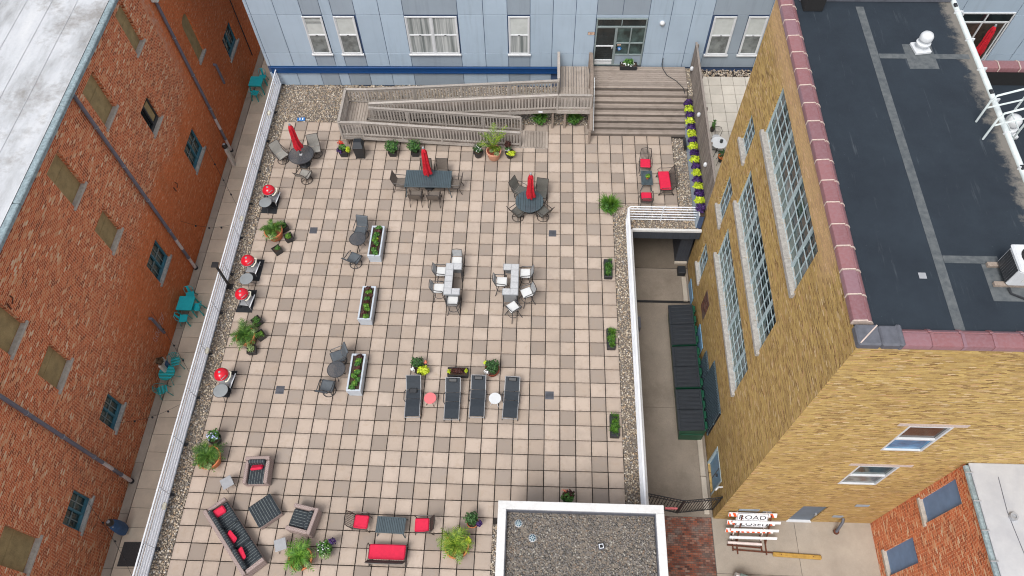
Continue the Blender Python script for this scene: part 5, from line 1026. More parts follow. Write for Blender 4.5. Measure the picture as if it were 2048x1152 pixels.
# bar tables and stools
def bar_table(x0,x1,y0,y1,sgn,label):
    t = thing('bar_table', label, 'bar table', ((x0+x1)/2,(y0+y1)/2,0), 0 if sgn > 0 else PI, 'C shaped tiled bar tables'); w, d, h, a = (x1-x0)/2, (y1-y0)/2, 1.05, .33
    def tile(xa,xb,ya,yb): MB().box(xa+.008,xb-.008,ya+.008,yb-.008,h-.02,h,.004).build('top_tile','marble',t)
    n = 5; sy = 2*d/n
    for k in range(n): tile(-w,-w+a,-d+sy*k,-d+sy*(k+1))
    for yy in (-d,d-sy): tile(-w+a,w,yy,yy+sy)
    m = MB(); m.box(-w-.015,-w+a,-d-.015,d+.015,h-.06,h-.022); m.box(-w+a+.001,w+.015,-d-.015,-d+sy,h-.06,h-.022); m.box(-w+a+.001,w+.015,d-sy,d+.015,h-.06,h-.022); m.build('top_frame','bar_panel',t)
    for (px_,py_) in ((-w+.03,-d+.03),(-w+.03,d-.03),(w-.03,-d+.03),(w-.03,d-.03),(w-.03,-d+sy-.03),(w-.03,d-sy+.03)): MB().bar((px_,py_,0),(px_,py_,h-.061),.04,.04,.004).build('leg','dark_frame',t)
    MB().box(-w+a-.06,-w+a-.04,-d+.06,d-.06,.25,h-.065).build('front_panel','dark_frame',t); MB().box(-w+.06,w-.06,-d+.035,-d+.05,.35,h-.065).build('side_panel','bar_panel',t); MB().box(-w+.06,w-.06,d-.05,d-.035,.35,h-.065).build('side_panel','bar_panel',t)
    MB().box(-w+.02,-w+a-.07,-d+.06,d-.06,.3,.32).build('shelf','dark_frame',t); return t
bar_table(-4.31,-3.64,-2.69,-1.13,1,'grey tiled C shaped bar table open toward the other bar'); bar_table(-1.84,-1.19,-2.64,-1.11,-1,'grey tiled C shaped bar table with one stool inside its open side')
def stool():
    t = thing('bar_stool','x','bar stool'); f = 'dark_frame'
    MB().box(-.22,.22,-.24,.2,.745,.80,.025).build('seat_cushion','cushion_white',t); MB().box(-.22,.22,-.22,.21,.71,.744,.006).build('seat_frame',f,t)
    MB().sheet([(.235,.80),(.27,.92),(.30,1.04),(.33,1.14)],-.2,.2,.012).build('backrest','sling_light',t); MB().tube([(-.215,.2,.73),(-.215,.245,.82),(-.215,.30,1.02),(-.20,.345,1.15),(0,.36,1.165),(.20,.345,1.15),(.215,.30,1.02),(.215,.245,.82),(.215,.2,.73)],.017,6).build('back_frame',f,t,True)
    for s in (-1,1): MB().tube([(s*.225,-.2,.72),(s*.25,-.21,.86),(s*.25,-.15,.92),(s*.24,.05,.93),(s*.22,.28,.98)],.017,6).build('armrest',f,t,True)
    for sx in (-1,1):
        for sy in (-1,1): MB().tube([(sx*.1,sy*.1,.70),(sx*.16,sy*.16,.4),(sx*.27,sy*.27,0)],.017,6).build('leg',f,t,True)
    MB().ring((0,0,.28),.235,.012,22,5).build('foot_ring',f,t,True); return t
stp = Proto(stool); SG = 'white cushioned bar stools'
for px,py,f,l in ((913.8,521.4,(0,-1),'white cushioned bar stool at the ramp end of the first bar table'),(882.5,542.5,(1,0),'white cushioned bar stool at the first bar long side toward the ramp'),(877,576,(1,0),'white cushioned bar stool at the first bar long side toward the loungers'),(905.6,602.7,(0,1),'white cushioned bar stool at the lounger end of the first bar table'),(1002.8,562.8,(1,0),'white cushioned bar stool inside the open side of the second bar'),(1051.3,546.4,(-1,0),'white cushioned bar stool squarely behind the second bar long side'),(1054.4,584.7,(-.92,-.38),'white cushioned bar stool turned aslant at the second bar corner'),(1026.3,614.4,(-.6,.8),'white cushioned bar stool pulled away diagonally below the second bar')):
    x,y = xy(px,py,.78); stp.put((x,y,0),face(*f),l,SG)
# loungers
def lounger(pillow):
    t = thing('sun_lounger','x','sun lounger'); s = 'sling_black'
    MB().sheet([(-.86,.30),(-.40,.33),(-.02,.31)],-.27,.27,.014).build('foot_sling',s,t); MB().sheet([(.0,.31),(.22,.32),(.42,.345)],-.27,.27,.014).build('seat_sling',s,t); MB().sheet([(.44,.35),(.75,.50),(1.0,.66)],-.27,.27,.014).build('back_sling',s,t)
    for sx in (-1,1):
        MB().tube([(sx*.29,-.90,.27),(sx*.29,-.4,.315),(sx*.29,.0,.30),(sx*.29,.43,.335)],.017,6).build('side_rail','steel_grey',t,True); MB().tube([(sx*.29,.43,.335),(sx*.29,.75,.49),(sx*.29,1.02,.66)],.017,6).build('back_rail','steel_grey',t,True)
        MB().tube([(sx*.30,-.80,.28),(sx*.31,-.86,.0)],.017,6).build('leg','dark_frame',t,True); MB().tube([(sx*.30,.38,.33),(sx*.31,.55,.0)],.017,6).build('leg','dark_frame',t,True); MB().tube([(sx*.30,-.15,.3),(sx*.34,-.1,.46),(sx*.34,.25,.5),(sx*.31,.42,.36)],.017,6).build('armrest','dark_frame',t,True)
    MB().tube([(-.29,1.02,.66),(.29,1.02,.66)],.015,6).build('head_bar','steel_grey',t,True); MB().tube([(-.29,-.9,.27),(.29,-.9,.27)],.015,6).build('foot_bar','steel_grey',t,True)
    if pillow == 'head': m = MB(); m.T = Matrix.Translation((0,.90,.62)) @ Matrix.Rotation(.5,4,'X'); m.box(-.17,.17,-.09,.09,-.02,.05,.03); m.build('head_pillow','black_plastic',t)
    else: m = MB(); m.T = Matrix.Translation((0,.36,.38)) @ Matrix.Rotation(.1,4,'X'); m.box(-.16,.16,-.12,.12,-.01,.06,.03); m.build('loose_pillow','black_plastic',t)
    return t
for i,(q,l) in enumerate((([(813,760),(839,760),(807.5,841),(839,841)],'black sling sun lounger with its pillow slid down to the seat'),([(892,763.5),(919,763.5),(886.5,846),(917.5,846)],'black sling sun lounger directly right of the pink side table'),([(942.8,762),(970,762),(936,841),(969,841)],'black sling sun lounger directly left of the white side table'),([(1011.4,764),(1037.7,764),(1003.4,844),(1034,844)],'black sling sun lounger right of the white side table'))):
    a = (gz(*q[0],.66)+gz(*q[1],.66))/2; b = (gz(*q[2],.28)+gz(*q[3],.28))/2; d = a-b; L = math.hypot(d[0],d[1]); t = lounger('seat' if i == 0 else 'head'); t.location = (b[0]+d[0]/L*.90,b[1]+d[1]/L*.90,0); t.rotation_euler = (0,0,math.atan2(-d[0],d[1])); t['label'] = l; t['group'] = 'black sun loungers'; sy_ = L/1.92; t.scale = (1,min(1.1,max(.85,sy_)),1)
def side_table(px,py,mat,leg,label,R=.235,h=.46):
    x,y = xy(px,py,h); t = thing('side_table', label, 'side table', (x,y,0)); MB().disc((0,0,h),R,.02,28).build('table_top',mat,t); MB().ring((0,0,h-.012),R,.01,28,5).build('rim',mat,t,True)
    for k in range(4): a = k*PI/2+.6; MB().tube([(R*.8*math.cos(a),R*.8*math.sin(a),h-.02),(R*.7*math.cos(a),R*.7*math.sin(a),.2),(R*.95*math.cos(a),R*.95*math.sin(a),0)],.011,5).build('leg',leg,t,True)
    return t
side_table(860.2,796,'pink_paint','rust','round coral pink side table between the first two loungers'); side_table(989.9,796.4,'white_paint','white_metal','round white side table between the last two loungers')
# iron sets with red cushions
def lattice(m, w, pts, n, r=.007):
    (y0,z0),(y1,z1) = pts
    for k in range(n+1): f = k/n; m.tube([(-w,y0+(y1-y0)*f,z0+(z1-z0)*f),(w,y0+(y1-y0)*f,z0+(z1-z0)*f)],r,4)
    for k in range(int(2*w/.06)+1): x = -w+k*.06; m.tube([(x,y0,z0),(x,y1,z1)],r,4)
def iron_seat(w, name, cat, glider=False, cushions=1):
    t = thing(name,'x',cat); f = 'bronze_frame'
    m = MB(); lattice(m,w,((-.25,.36),(.27,.34)),9); m.build('seat_lattice',f,t); m = MB(); lattice(m,w,((.28,.36),(.46,.88)),11); m.build('back_lattice',f,t)
    MB().tube([(-w-.01,.27,.33),(-w-.01,.40,.70),(-w+.02,.475,.90),(0,.50,.94),(w-.02,.475,.90),(w+.01,.40,.70),(w+.01,.27,.33)],.016,6).build('back_frame',f,t,True); MB().tube([(-w-.01,.27,.345),(-w-.01,-.26,.36),(w+.01,-.26,.36),(w+.01,.27,.345)],.016,6).build('seat_frame',f,t,True)
    for s in (-1,1):
        MB().tube([(s*(w+.02),-.22,.36),(s*(w+.04),-.28,.5),(s*(w+.05),-.2,.6),(s*(w+.04),.1,.6),(s*(w+.01),.38,.66)],.015,6).build('armrest',f,t,True)
        if glider: MB().tube([(s*(w-.02),-.32,.03),(s*(w-.02),-.1,.015),(s*(w-.02),.2,.015),(s*(w-.02),.42,.03),(s*(w-.02),.25,.2),(s*(w-.02),-.15,.2),(s*(w-.02),-.32,.03)],.015,6).build('glider_base',f,t,True)
        MB().tube([(s*w,-.24,.36),(s*(w+.01),-.29,.0)],.015,6).build('front_leg',f,t,True); MB().tube([(s*w,.26,.34),(s*(w+.01),.40,.0)],.015,6).build('rear_leg',f,t,True)
    MB().box(-w+.01,w-.01,-.27,.25,.37,.46,.04).build('seat_cushion','cushion_red',t)
    return t
ic = Proto(lambda: iron_seat(.25,'iron_chair','chair')); IG = 'black iron chairs with red cushions'
for px,py,f,l in ((1291,325,(-.05,-1),'red cushioned iron chair behind the small slatted coffee table with a plant'),(1293,393,(0,1),'red cushioned iron chair backing onto the short white railing'),(721.6,1043,(1,-.06),'red cushioned iron chair on the wicker side of the long coffee table'),(844.4,1049.5,(-1,-.03),'red cushioned iron chair on the palm side of the long coffee table')): x,y = xy(px,py,.45); ic.put((x,y,0),face(*f),l,IG)
x,y = xy(1330,360,.45); t = iron_seat(.56,'iron_loveseat','loveseat',True); t.location = (x,y,0); t.rotation_euler = (0,0,face(-1,-.05)); t['label'] = 'red cushioned iron glider loveseat beside the gravel under the planter wall'
x,y = xy(774,1104,.45); t = iron_seat(.66,'iron_loveseat','loveseat',True); t.location = (x,y,0); t.rotation_euler = (0,0,face(0,1)); t['label'] = 'red cushioned iron glider loveseat facing the long coffee table'
x,y = xy(1293.5,355,.42); t = slat_rect(.24,.42,.42,9); t.location = (x,y,0); t['label'] = 'small dark slatted coffee table holding a potted plant'; bush_pot('small_plant',1294.5,357,'little green plant with cream flowers on the slatted coffee table',('rd',.08,.12,'terracotta'),[lv('green_leaves','leaf_fern',(0,0,.2),(.14,.14,.12),90,.08),lv('cream_flowers','leaf_lime',(.03,-.05,.24),(.1,.1,.06),20,.05)],z=.424)
x,y = xy(781.5,1050,.42); t = slat_rect(.50,.29,.42,16); t.location = (x,y,0); t.rotation_euler = (0,0,-.03); t['label'] = 'long dark slatted coffee table between the two red iron chairs'
# wicker set
def wicker(w, d, name, cat, cush, pillows, back=True):
    t = thing(name,'x',cat); a = .14
    MB().box(-w,w,-d+.02,d,.06,.30,.02).build('base','wicker',t); MB().box(-w,w,d-a,d,.301,.66,.02).build('back_panel','wicker',t)
    for s in (-1,1): MB().box(s*w-(a if s > 0 else 0),s*w+(a if s < 0 else 0),-d,d-a-.001,.301,.58,.02).build('arm_panel','wicker',t)
    L = (2*w-2*a)/cush
    for k in range(cush):
        x0 = -w+a+L*k; MB().box(x0+.006,x0+L-.006,-d+.02,d-a-.12,.301,.45,.04).build('seat_cushion','stripe_fabric',t); m = MB(); m.T = Matrix.Translation((0,d-a-.08,.58)) @ Matrix.Rotation(-.12,4,'X'); m.box(x0+.006,x0+L-.006,-.07,.07,-.13,.16,.04); m.build('back_cushion','stripe_fabric',t)
    for (x,y,z,rz,rx) in pillows: m = MB(); m.T = Matrix.Translation((x,y,z)) @ Matrix.Rotation(rz,4,'Z') @ Matrix.Rotation(rx,4,'X'); m.box(-.23,.23,-.15,.15,-.055,.055,.05); m.build('red_pillow','cushion_red',t)
    return t
t = wicker(1.46,.43,'wicker_sofa','sofa',3,((1.1,-.02,.54,1.5,-.3),(.0,.06,.56,.12,-.7),(-.75,.08,.56,-.15,-.7))); t.location = (-11.1,-12.64,0); t.rotation_euler = (0,0,face(.744,.669)); t['label'] = 'long wicker sofa with dark striped cushions and three red pillows'
t = wicker(.46,.50,'wicker_armchair','armchair',1,((0,.10,.54,.1,-.7),)); t.location = (-10.78,-10.22,0); t.rotation_euler = (0,0,face(.06,-1)); t['label'] = 'wicker armchair with dark striped cushion and one red pillow'
t = wicker(.48,.48,'wicker_armchair','armchair',1,()); t.location = (-8.72,-11.97,0); t.rotation_euler = (0,0,face(-.97,.2)); t['label'] = 'wicker armchair with dark striped cushion and no pillow'
t = thing('wicker_ottoman','square wicker ottoman with dark striped top between sofa and armchairs','ottoman',(-10.22,-11.67,0),math.radians(39)); MB().box(-.45,.45,-.45,.45,.05,.32,.02).build('base','wicker',t); MB().box(-.455,.455,-.455,.455,.321,.43,.04).build('top_cushion','stripe_fabric',t)
for px,py,rz,l in ((453.5,964.6,.6,'square grey side table between railing palm and pillowed armchair'),(560.5,1089,.35,'square grey side table half under the dark palm fronds')):
    x,y = xy(px,py,.45); t = thing('side_table',l,'side table',(x,y,0),rz,'square grey side tables'); MB().box(-.21,.21,-.21,.21,.43,.45,.02).build('table_top','steel_grey',t)
    for sx in (-1,1): MB().tube([(sx*.17,-.17,.43),(sx*.17,.2,.0)],.01,5).build('leg','bronze_frame',t,True); MB().tube([(sx*.17,.17,.43),(sx*.17,-.2,.0)],.01,5).build('leg','bronze_frame',t,True)
# ================================================================ GRILLS AND SMALL TERRACE THINGS
def grill():
    t = thing('kettle_grill','x','grill')
    MB().lathe([(.10,.58),(.22,.64),(.275,.76),(.28,.80)],24).build('bowl','black_plastic',t,True)
    l = MB().lathe([(.285,.80),(.285,.82),(.265,.90),(.20,.985),(.10,1.03),(.01,1.04)],24).build('lid','lid_red',t,True); MB().lathe([(.05,1.03),(.05,1.045)],12).build('lid_vent','chrome',l); MB().tube([(.10,-.20,.93),(.18,-.30,1.02),(.26,-.16,1.02),(.25,-.05,.93)],.014,6).build('lid_handle','chrome',l,True)
    MB().ring((0,0,.80),.29,.012,28,5).build('rim','chrome',t,True)
    m = MB(); m.T = Matrix.Translation((.30,-.06,.86)) @ Matrix.Rotation(.5,4,'Y'); m.tube([(.0,-.22,-.05),(.06,-.2,.02),(.1,0,.05),(.06,.2,.02),(.0,.22,-.05)],.03,6); m.build('side_handle','cream_plastic',t,True)
    for (x,y) in ((.24,-.22),(.24,.22),(-.24,-.18),(-.24,.18)): MB().tube([(x*.55,y*.8,.62),(x*1.1,y*1.3,.0)],.015,6).build('leg','chrome',t,True)
    MB().box(-.2,.28,-.24,.24,.24,.26,.004).build('lower_shelf','steel_grey',t); MB().bar((.30,-.32,.30),(.30,.32,.30),.035,.03).build('tool_rail','white_metal',t)
    for y in (-.22,.22): o = MB().lathe([(.075,-.02),(.085,-.01),(.085,.01),(.075,.02)],14).build('wheel','black_plastic',t,True); o.rotation_euler = (PI/2,0,0); o.location = (-.27,y*1.1,.085)
    return t
gr = Proto(grill); GL = ('nearest the umbrella table corner','just above the leaning black lamp post','just below the leaning black lamp post','nearest the wicker seating')
for (px,py),l in zip(((535.2,378),(493,519),(481,586),(440,747)),GL): x,y = xy(px,py,.9); gr.put((x+.02,y,0),-.12,'red kettle grill on wire stand %s' % l,'red kettle grills')
def floor_mat(c4,l,mat='mat_black',z=0.004,n=1):
    P = [gz(q[0],q[1],z) for q in c4]; tag(MB().prism([(p[0],p[1]) for p in P][::-1],z,z+.012).build('floor_mat',mat),l,'mat','black grill mats' if mat == 'mat_black' else None)
for c4,l in (([(529,389),(561,389),(553,428),(522,426)],GL[0]),([(506,518.5),(529.5,519.5),(518.5,562),(495,561)],GL[1]),([(488,579.7),(514,580.5),(504,625.4),(470.7,624.6)],GL[2]),([(451,741.5),(475,742.4),(458.5,795),(434,794)],GL[3])): floor_mat(c4,'black rubber mat under the red grill %s' % l)
for (px,py,l) in ((530.5,404.5,'round metal side table over the mat of the grill nearest the umbrella corner'),(492.5,557.5,'round metal side table between the two grills by the lamp post'),(441,781,'round metal side table below the grill nearest the wicker seating')):
    x,y = xy(px,py,.62); t = thing('metal_table',l,'side table',(x,y,0),random.uniform(0,2),'round metal grill side tables'); MB().disc((0,0,.62),.29,.018,30).build('table_top','zinc_top',t)
    MB().ring((0,0,.612),.29,.011,30,5).build('rim','dark_frame',t,True)
    for k in range(3): a = k*2.09; MB().tube([(.2*math.cos(a),.2*math.sin(a),.6),(-.08*math.cos(a),-.08*math.sin(a),.3),(-.26*math.cos(a),-.26*math.sin(a),0)],.012,5).build('leg','dark_frame',t,True)
x,y = xy(460,574); t = thing('lamp_post','short black lamp post with square head fixed inside the white railing','lamp post',(x,y,0)); MB().box(-.14,.14,-.14,.14,0,.05,.01).build('base_plate','black_iron',t); MB().bar((0,0,.05),(0,0,1.75),.09,.09,.01).build('post','black_iron',t); MB().box(-.16,.12,-.13,.13,1.76,1.83,.015).build('lamp_head','black_iron',t); MB().box(-.13,.09,-.10,.10,1.745,1.759).build('lens','glass_frost',t)
x,y = xy(722,311); t = thing('trash_bin','black plastic trash bin with stepped lid against the ramp','trash bin',(x,y,0),.05); m = MB()
v = [(-.2,-.2,0),(.2,-.2,0),(.2,.2,0),(-.2,.2,0),(-.24,-.24,.72),(.24,-.24,.72),(.24,.24,.72),(-.24,.24,.72)]; m.add(v,[(0,3,2,1),(4,5,6,7),(0,1,5,4),(1,2,6,5),(2,3,7,6),(3,0,4,7)]); m.build('body','black_plastic',t)
for s in (-1,1): MB().box(s*.2-.03,s*.2+.03,-.215,-.15,0,.05).build('foot','black_plastic',t)
MB().box(-.26,.26,-.26,.26,.721,.80,.02).build('lid_rim','lid_black',t); m = MB(); m.add([(-.24,-.22,.80),(.24,-.22,.80),(.24,.24,.80),(-.24,.24,.80),(-.17,-.05,1.0),(.17,-.05,1.0),(.17,.2,1.0),(-.17,.2,1.0)],[(0,3,2,1),(4,5,6,7),(0,1,5,4),(1,2,6,5),(2,3,7,6),(3,0,4,7)]); m.build('lid_hood','lid_black',t)
for i,(px,py) in enumerate(((627,461),(1105,467),(560,780),(1099,791))):
    x,y = xy(px,py); t = thing('floor_drain',('square floor drain grate near the upper white planter box','square floor drain grate between the fern and round slatted table','square floor drain grate near the lower slate bistro chair','square floor drain grate right of the last sun lounger')[i],'drain',(x,y,.006)); MB().box(-.15,.15,-.15,.15,-.01,.002).build('drain_pit','dark_void',t)
    for k in range(6): MB().box(-.15,.15,-.145+k*.05,-.115+k*.05,.002,.008).build('grate_bar','metal_lead',t)
    for q in ((-.17,.17,-.17,-.151),(-.17,.17,.151,.17),(-.17,-.151,-.15,.15),(.151,.17,-.15,.15)): MB().box(*q,-.01,.01).build('grate_frame','metal_lead',t)
x,y = xy(603,240); t = thing('blue_bottle_crate','small blue and white folded sign lying on the gravel edge','sign',(x,y,.03),.08); MB().box(-.2,.2,-.1,.1,0,.05,.01).build('board','blue_sticker',t)
for k in (-.06,.08): MB().box(k-.02,k+.03,-.07,.07,.051,.055).build('white_stripe','petal_white',t)
for (px,py,lb_) in ((537,226,'near the blue building'),(482,437,'beside the first palm pot'),(413,701,'beside the second palm pot'),(327,1012,'behind the wicker sofa')):
    q = gx(px,py,-13.98); t = thing('flood_light','cream flood light clipped inside the long white railing %s' % lb_,'flood light',(-13.99,q[1],q[2]-.12),0,'cream railing flood lights'); MB().box(-.03,.1,-.13,.13,.03,.2,.04).build('housing','cream_plastic',t); MB().box(-.06,-.031,-.03,.03,.06,.12).build('clamp','steel_grey',t)
# hose at the steps
tag(MB().tube([(5.62,10.6,2.0),(5.6,10.45,1.9),(5.66,10.4,1.5),(5.85,10.0,LZ+.02),(6.3,9.6,LZ+.02),(6.6,9.1,LZ+.02),(6.82,8.7,.9),(6.74,8.2,.2)],.018,6).build('garden_hose','black_plastic'),'black garden hose running from the blue wall tap over the landing','hose')
x,y = xy(1366,262); t = thing('hose_reel','coiled black hose and reel hanging at the steps end','hose reel',(6.62,6.45,.0)); 
for k in range(5): m = MB(); m.T = Matrix.Translation((.0,0,.38)) @ Matrix.Rotation(PI/2-.25,4,'Y'); m.ring((0,0,-.06+k*.03),.28+.01*(k % 2),.014,22,5); m.build('hose_coil','black_plastic',t,True)
MB().bar((.05,0,0),(.05,0,.4),.05,.05).build('reel_stand','dark_frame',t)
# string lights across the walkway
SLI = (((450,360),(472,408)),((405,505),(466,450)),((352,680),(378,745)),((262,875),(360,802)),((228,1040),(255,1152)))
for i,(a,b) in enumerate(SLI):
    p0 = Vector(gx(a[0]-8,a[1]-10,LX+.15)); p1 = Vector((-14.1,float(gx(b[0],b[1],-14.1)[1]),.95)); p0.z = max(-.9,min(-.2,p0.z)); t = wthing('string_lights','black cable of hanging bulbs strung over the walkway %s' % ('below the far pedestal','above the black lamp post','between the square and round teal tables','below the round teal table','over the grey walkway mat')[i],'string lights',tuple(p0),'string lights over the walkway'); P_ = [p0.lerp(p1,f/8)+Vector((0,0,-.35*math.sin(PI*f/8))) for f in range(9)]; MB().tube(P_,.007,4).build('cable','black_plastic',t)
    for f in (2,4,6): MB().lathe([(.02,-.12),(.04,-.1),(.04,-.05),(.015,0)],8).build('bulb','black_plastic',t).location = P_[f]-p0
# ================================================================ WALKWAY THINGS
def tolix():
    t = thing('metal_chair','x','chair'); c = 'teal_bright'
    m = MB().prism([(-.18,-.2),(.18,-.2),(.21,.0),(.17,.17),(-.17,.17),(-.21,.0)],.43,.455); m.build('seat',c,t)
    for sx in (-1,1):
        MB().bar((sx*.17,-.18,.43),(sx*.22,-.23,0),.06,.03).build('leg','teal_dark',t); MB().bar((sx*.15,.15,.43),(sx*.20,.24,0),.06,.03).build('leg','teal_dark',t)
    MB().tube([(-.19,.12,.45),(-.21,.22,.70),(-.12,.27,.84),(.12,.27,.84),(.21,.22,.70),(.19,.12,.45)],.013,6).build('back_hoop',c,t,True); MB().sheet([(.16,.45),(.22,.65),(.265,.84)],-.06,.06,.008).build('back_splat',c,t); return t
tx = Proto(tolix); TG = 'teal metal chairs on the walkway'
def sq_table(px,py,l):
    x,y = xy(px,py,G+.74); t = thing('metal_table',l,'table',(x,y,G+.012)); MB().box(-.38,.38,-.38,.38,.71,.735,.006).build('table_top','teal_bright',t); MB().box(-.36,.36,-.36,.36,.62,.709).build('apron','teal_dark',t)
    for sx in (-1,1):
        for sy in (-1,1): MB().bar((sx*.34,sy*.34,.62),(sx*.37,sy*.37,0),.06,.06).build('leg','teal_dark',t)
    return (x,y)
bx_,by_ = sq_table(371,606,'square teal metal table below the middle brick wall downpipe'); cx_,cy_ = sq_table(512,162,'square teal metal table at the far end of the walkway')
for (X_,Y_,f,l) in ((bx_-.05,by_+.62,(.3,-1),'teal metal chair behind the middle square teal table'),(bx_+.48,by_-.05,(-1,.1),'teal metal chair tucked under the railing side of the middle table'),(bx_-.05,by_-.68,(1,.1),'teal metal chair turned aside in front of the middle teal table'),(cx_+.15,cy_+.65,(0,-1),'teal metal chair behind the far square teal table'),(cx_-.02,cy_-.68,(.2,1),'teal metal chair in front of the far square teal table'),(cx_+.95,cy_+1.75,(-1,-.2),'teal metal chair half hidden behind the blue building corner')): tx.put((X_,Y_,G+.012),face(*f),l,TG)
def slat_chair():
    t = thing('slat_chair','x','chair')
    for k in range(6): y = -.2+k*.075; w = .22-.02*abs(k-2.5); MB().box(-w,w,y,y+.06,.43,.448,.004).build('seat_slat','teal_dark' if k % 2 else 'teal_bright',t)
    MB().tube([(-.24,-.12,.44),(-.27,.0,.62),(-.25,.2,.74),(-.12,.30,.80),(.12,.30,.80),(.25,.2,.74),(.27,.0,.62),(.24,-.12,.44)],.013,6).build('back_hoop','teal_dark',t,True)
    for k in range(4): x = -.12+k*.08; MB().bar((x,.2,.45),(x*1.1,.30,.79),.03,.01).build('back_slat','teal_dark',t)
    for sx in (-1,1):
        for sy in (-1,1): MB().bar((sx*.19,sy*.17,.43),(sx*.24,sy*.26,0),.03,.03).build('leg','teal_dark',t)
    return t
x,y = xy(333,745,G+.74); t = thing('slat_table','round teal slatted bistro table beside the white notice pedestal','table',(x,y,G+.012)); R = .36; n = 9
for k in range(n): yy = -R+2*R/n*(k+.5); xx = math.sqrt(R*R-yy*yy); MB().box(-xx,xx,yy-.034,yy+.034,.70,.72,.004).build('slat','teal_bright' if k % 2 else 'teal_dark',t)
MB().ring((0,0,.70),R,.014,28,5).build('rim','teal_dark',t,True)
for k in range(4): a = k*PI/2+.4; MB().tube([(.1*math.cos(a),.1*math.sin(a),.69),(.06*math.cos(a),.06*math.sin(a),.35),(.36*math.cos(a),.36*math.sin(a),0)],.014,5).build('leg','teal_dark',t,True)
sp2 = Proto(slat_chair); sp2.put((x+.1,y+.68,G+.012),face(.35,-1),'teal slatted chair above the round teal bistro table','teal slatted bistro chairs'); sp2.put((x-.1,y-.72,G+.012),face(.9,.45),'teal slatted chair below the round teal bistro table','teal slatted bistro chairs')
# pedestals along the brick wall
def pedestal(px,py,w,d,h,mat,l,top,extra=None,rz=0):
    x,y = xy(px,py,G); x = max(x, LX+d/2+.42); t = thing('wall_pedestal',l,'pedestal',(x,y,G+.012),rz); MB().box(-d/2,d/2,-w/2,w/2,0,h,.03).build('body',mat,t)
    if top == 'lamp': MB().lathe([(.05,h),(.07,h+.04),(.14,h+.08),(.15,h+.2),(.10,h+.28),(.02,h+.3)],16).build('lantern','bronze_frame',t,True); MB().lathe([(.06,h+.285),(.07,h+.32),(.02,h+.34)],10).build('lantern_cap','steel_grey',t,True)
    else: fol(t,'dried_plant','leaf_dry',leaves,(0,0,h+.12),(.2,.22,.18),200,.12); MB().lathe([(.10,h),(.14,h+.1),(.12,h+.16)],14).build('urn','bronze_frame',t,True)
    if extra: extra(t)
    return t
pedestal(459,330,.26,.16,1.38,'plaster_white','whitewashed slab pedestal with dark lantern beside the far downpipe','lamp')
pedestal(326,748,.5,.14,1.3,'plaster_white','white notice pedestal with blue panel and dried plant behind bistro table','plant',lambda t: MB().box(.071,.085,-.02,.22,.55,1.05).build('blue_panel','cover_blue',t))
def cover(t):
    m = MB(); v = []; n = 16
    for i,(r,z) in enumerate(((.24,.25),(.26,.5),(.24,.9),(.2,1.25),(.1,1.36))):
        for j in range(n): a = 2*PI*j/n; q = r*(1+.06*math.sin(a*5+i)); v.append((q*.75*math.cos(a),q*math.sin(a),z))
    m.add(v,[(i*n+j,i*n+(j+1) % n,(i+1)*n+(j+1) % n,(i+1)*n+j) for i in range(4) for j in range(n)]+[tuple(4*n+j for j in range(n))]); m.build('cover','cover_blue',t,True)
pedestal(222,1062,.3,.2,1.3,'plaster_white','blue draped pedestal with dark lantern beside the last teal framed window','lamp',cover)
P = [gz(*q,G+.012) for q in ((249,1084),(290,1084),(280,1133),(234,1133))]; tag(MB().prism([(p[0],p[1]) for p in P][::-1],G+.013,G+.03).build('door_mat','mat_grey'),'dark grey ribbed mat on the walkway beneath the white railing','mat')
# ================================================================ ALLEY AND STREET THINGS
def dumpster(y0,y1,l):
    t = wthing('dumpster',l,'dumpster',(6.3,(y0+y1)/2,G+.01),'green dumpsters with black lids'); z0 = G+.1; x0,x1 = 5.76,6.86
    m = MB(); m.T = None; m.add([(x0+.12,y0,z0),(x1,y0,z0),(x1,y1,z0),(x0+.12,y1,z0),(x0,y0,-2.5),(x1,y0,-2.36),(x1,y1,-2.36),(x0,y1,-2.5)],[(0,3,2,1),(4,5,6,7),(0,1,5,4),(1,2,6,5),(2,3,7,6),(3,0,4,7)]); m.build('body','dumpster_green',t)
    for k in range(4): yy = y0+(y1-y0)*(k+.5)/4; MB().box(x1-.05,x1+.07,yy-.16,yy+.16,-2.5,-2.27,.02).build('hinge_bracket','dumpster_green',t)
    for yy in (y0-.03,y1-.03): MB().box(x0+.1,x1-.05,yy,yy+.06,-2.95,-2.8,.01).build('fork_pocket','dumpster_green',t)
    ym = (y0+y1)/2
    for a,b in ((y0+.01,ym-.012),(ym+.012,y1-.01)):
        m = MB(); m.add([(x0-.04,a,-2.49),(x1-.06,a,-2.35),(x1-.06,b,-2.35),(x0-.04,b,-2.49),(x0-.04,a,-2.44),(x1-.06,a,-2.29),(x1-.06,b,-2.29),(x0-.04,b,-2.44)],[(0,3,2,1),(4,5,6,7),(0,1,5,4),(1,2,6,5),(2,3,7,6),(3,0,4,7)]); ld_ = m.build('lid','lid_black',t)
        for k in range(5): yy = a+(b-a)*(k+.5)/5; MB().bar((x0+.06,yy,-2.415),(x1-.14,yy,-2.29),.11,.05,.012).build('lid_rib','lid_black',ld_)
    for xx in (x0+.25,x1-.15):
        for yy in (y0+.15,y1-.15): o = MB().lathe([(.05,-.025),(.06,-.015),(.06,.015),(.05,.025)],10).build('wheel','black_plastic',t,True); o.rotation_euler = (PI/2,0,0); o.location = Vector((xx,yy,G+.07))-t.location
dumpster(-3.05,-.98,'green dumpster with black ribbed lids nearest the garage'); dumpster(-5.13,-3.14,'green dumpster with black ribbed lids between the other two'); dumpster(-7.12,-5.22,'green dumpster with black ribbed lids nearest the iron gate')
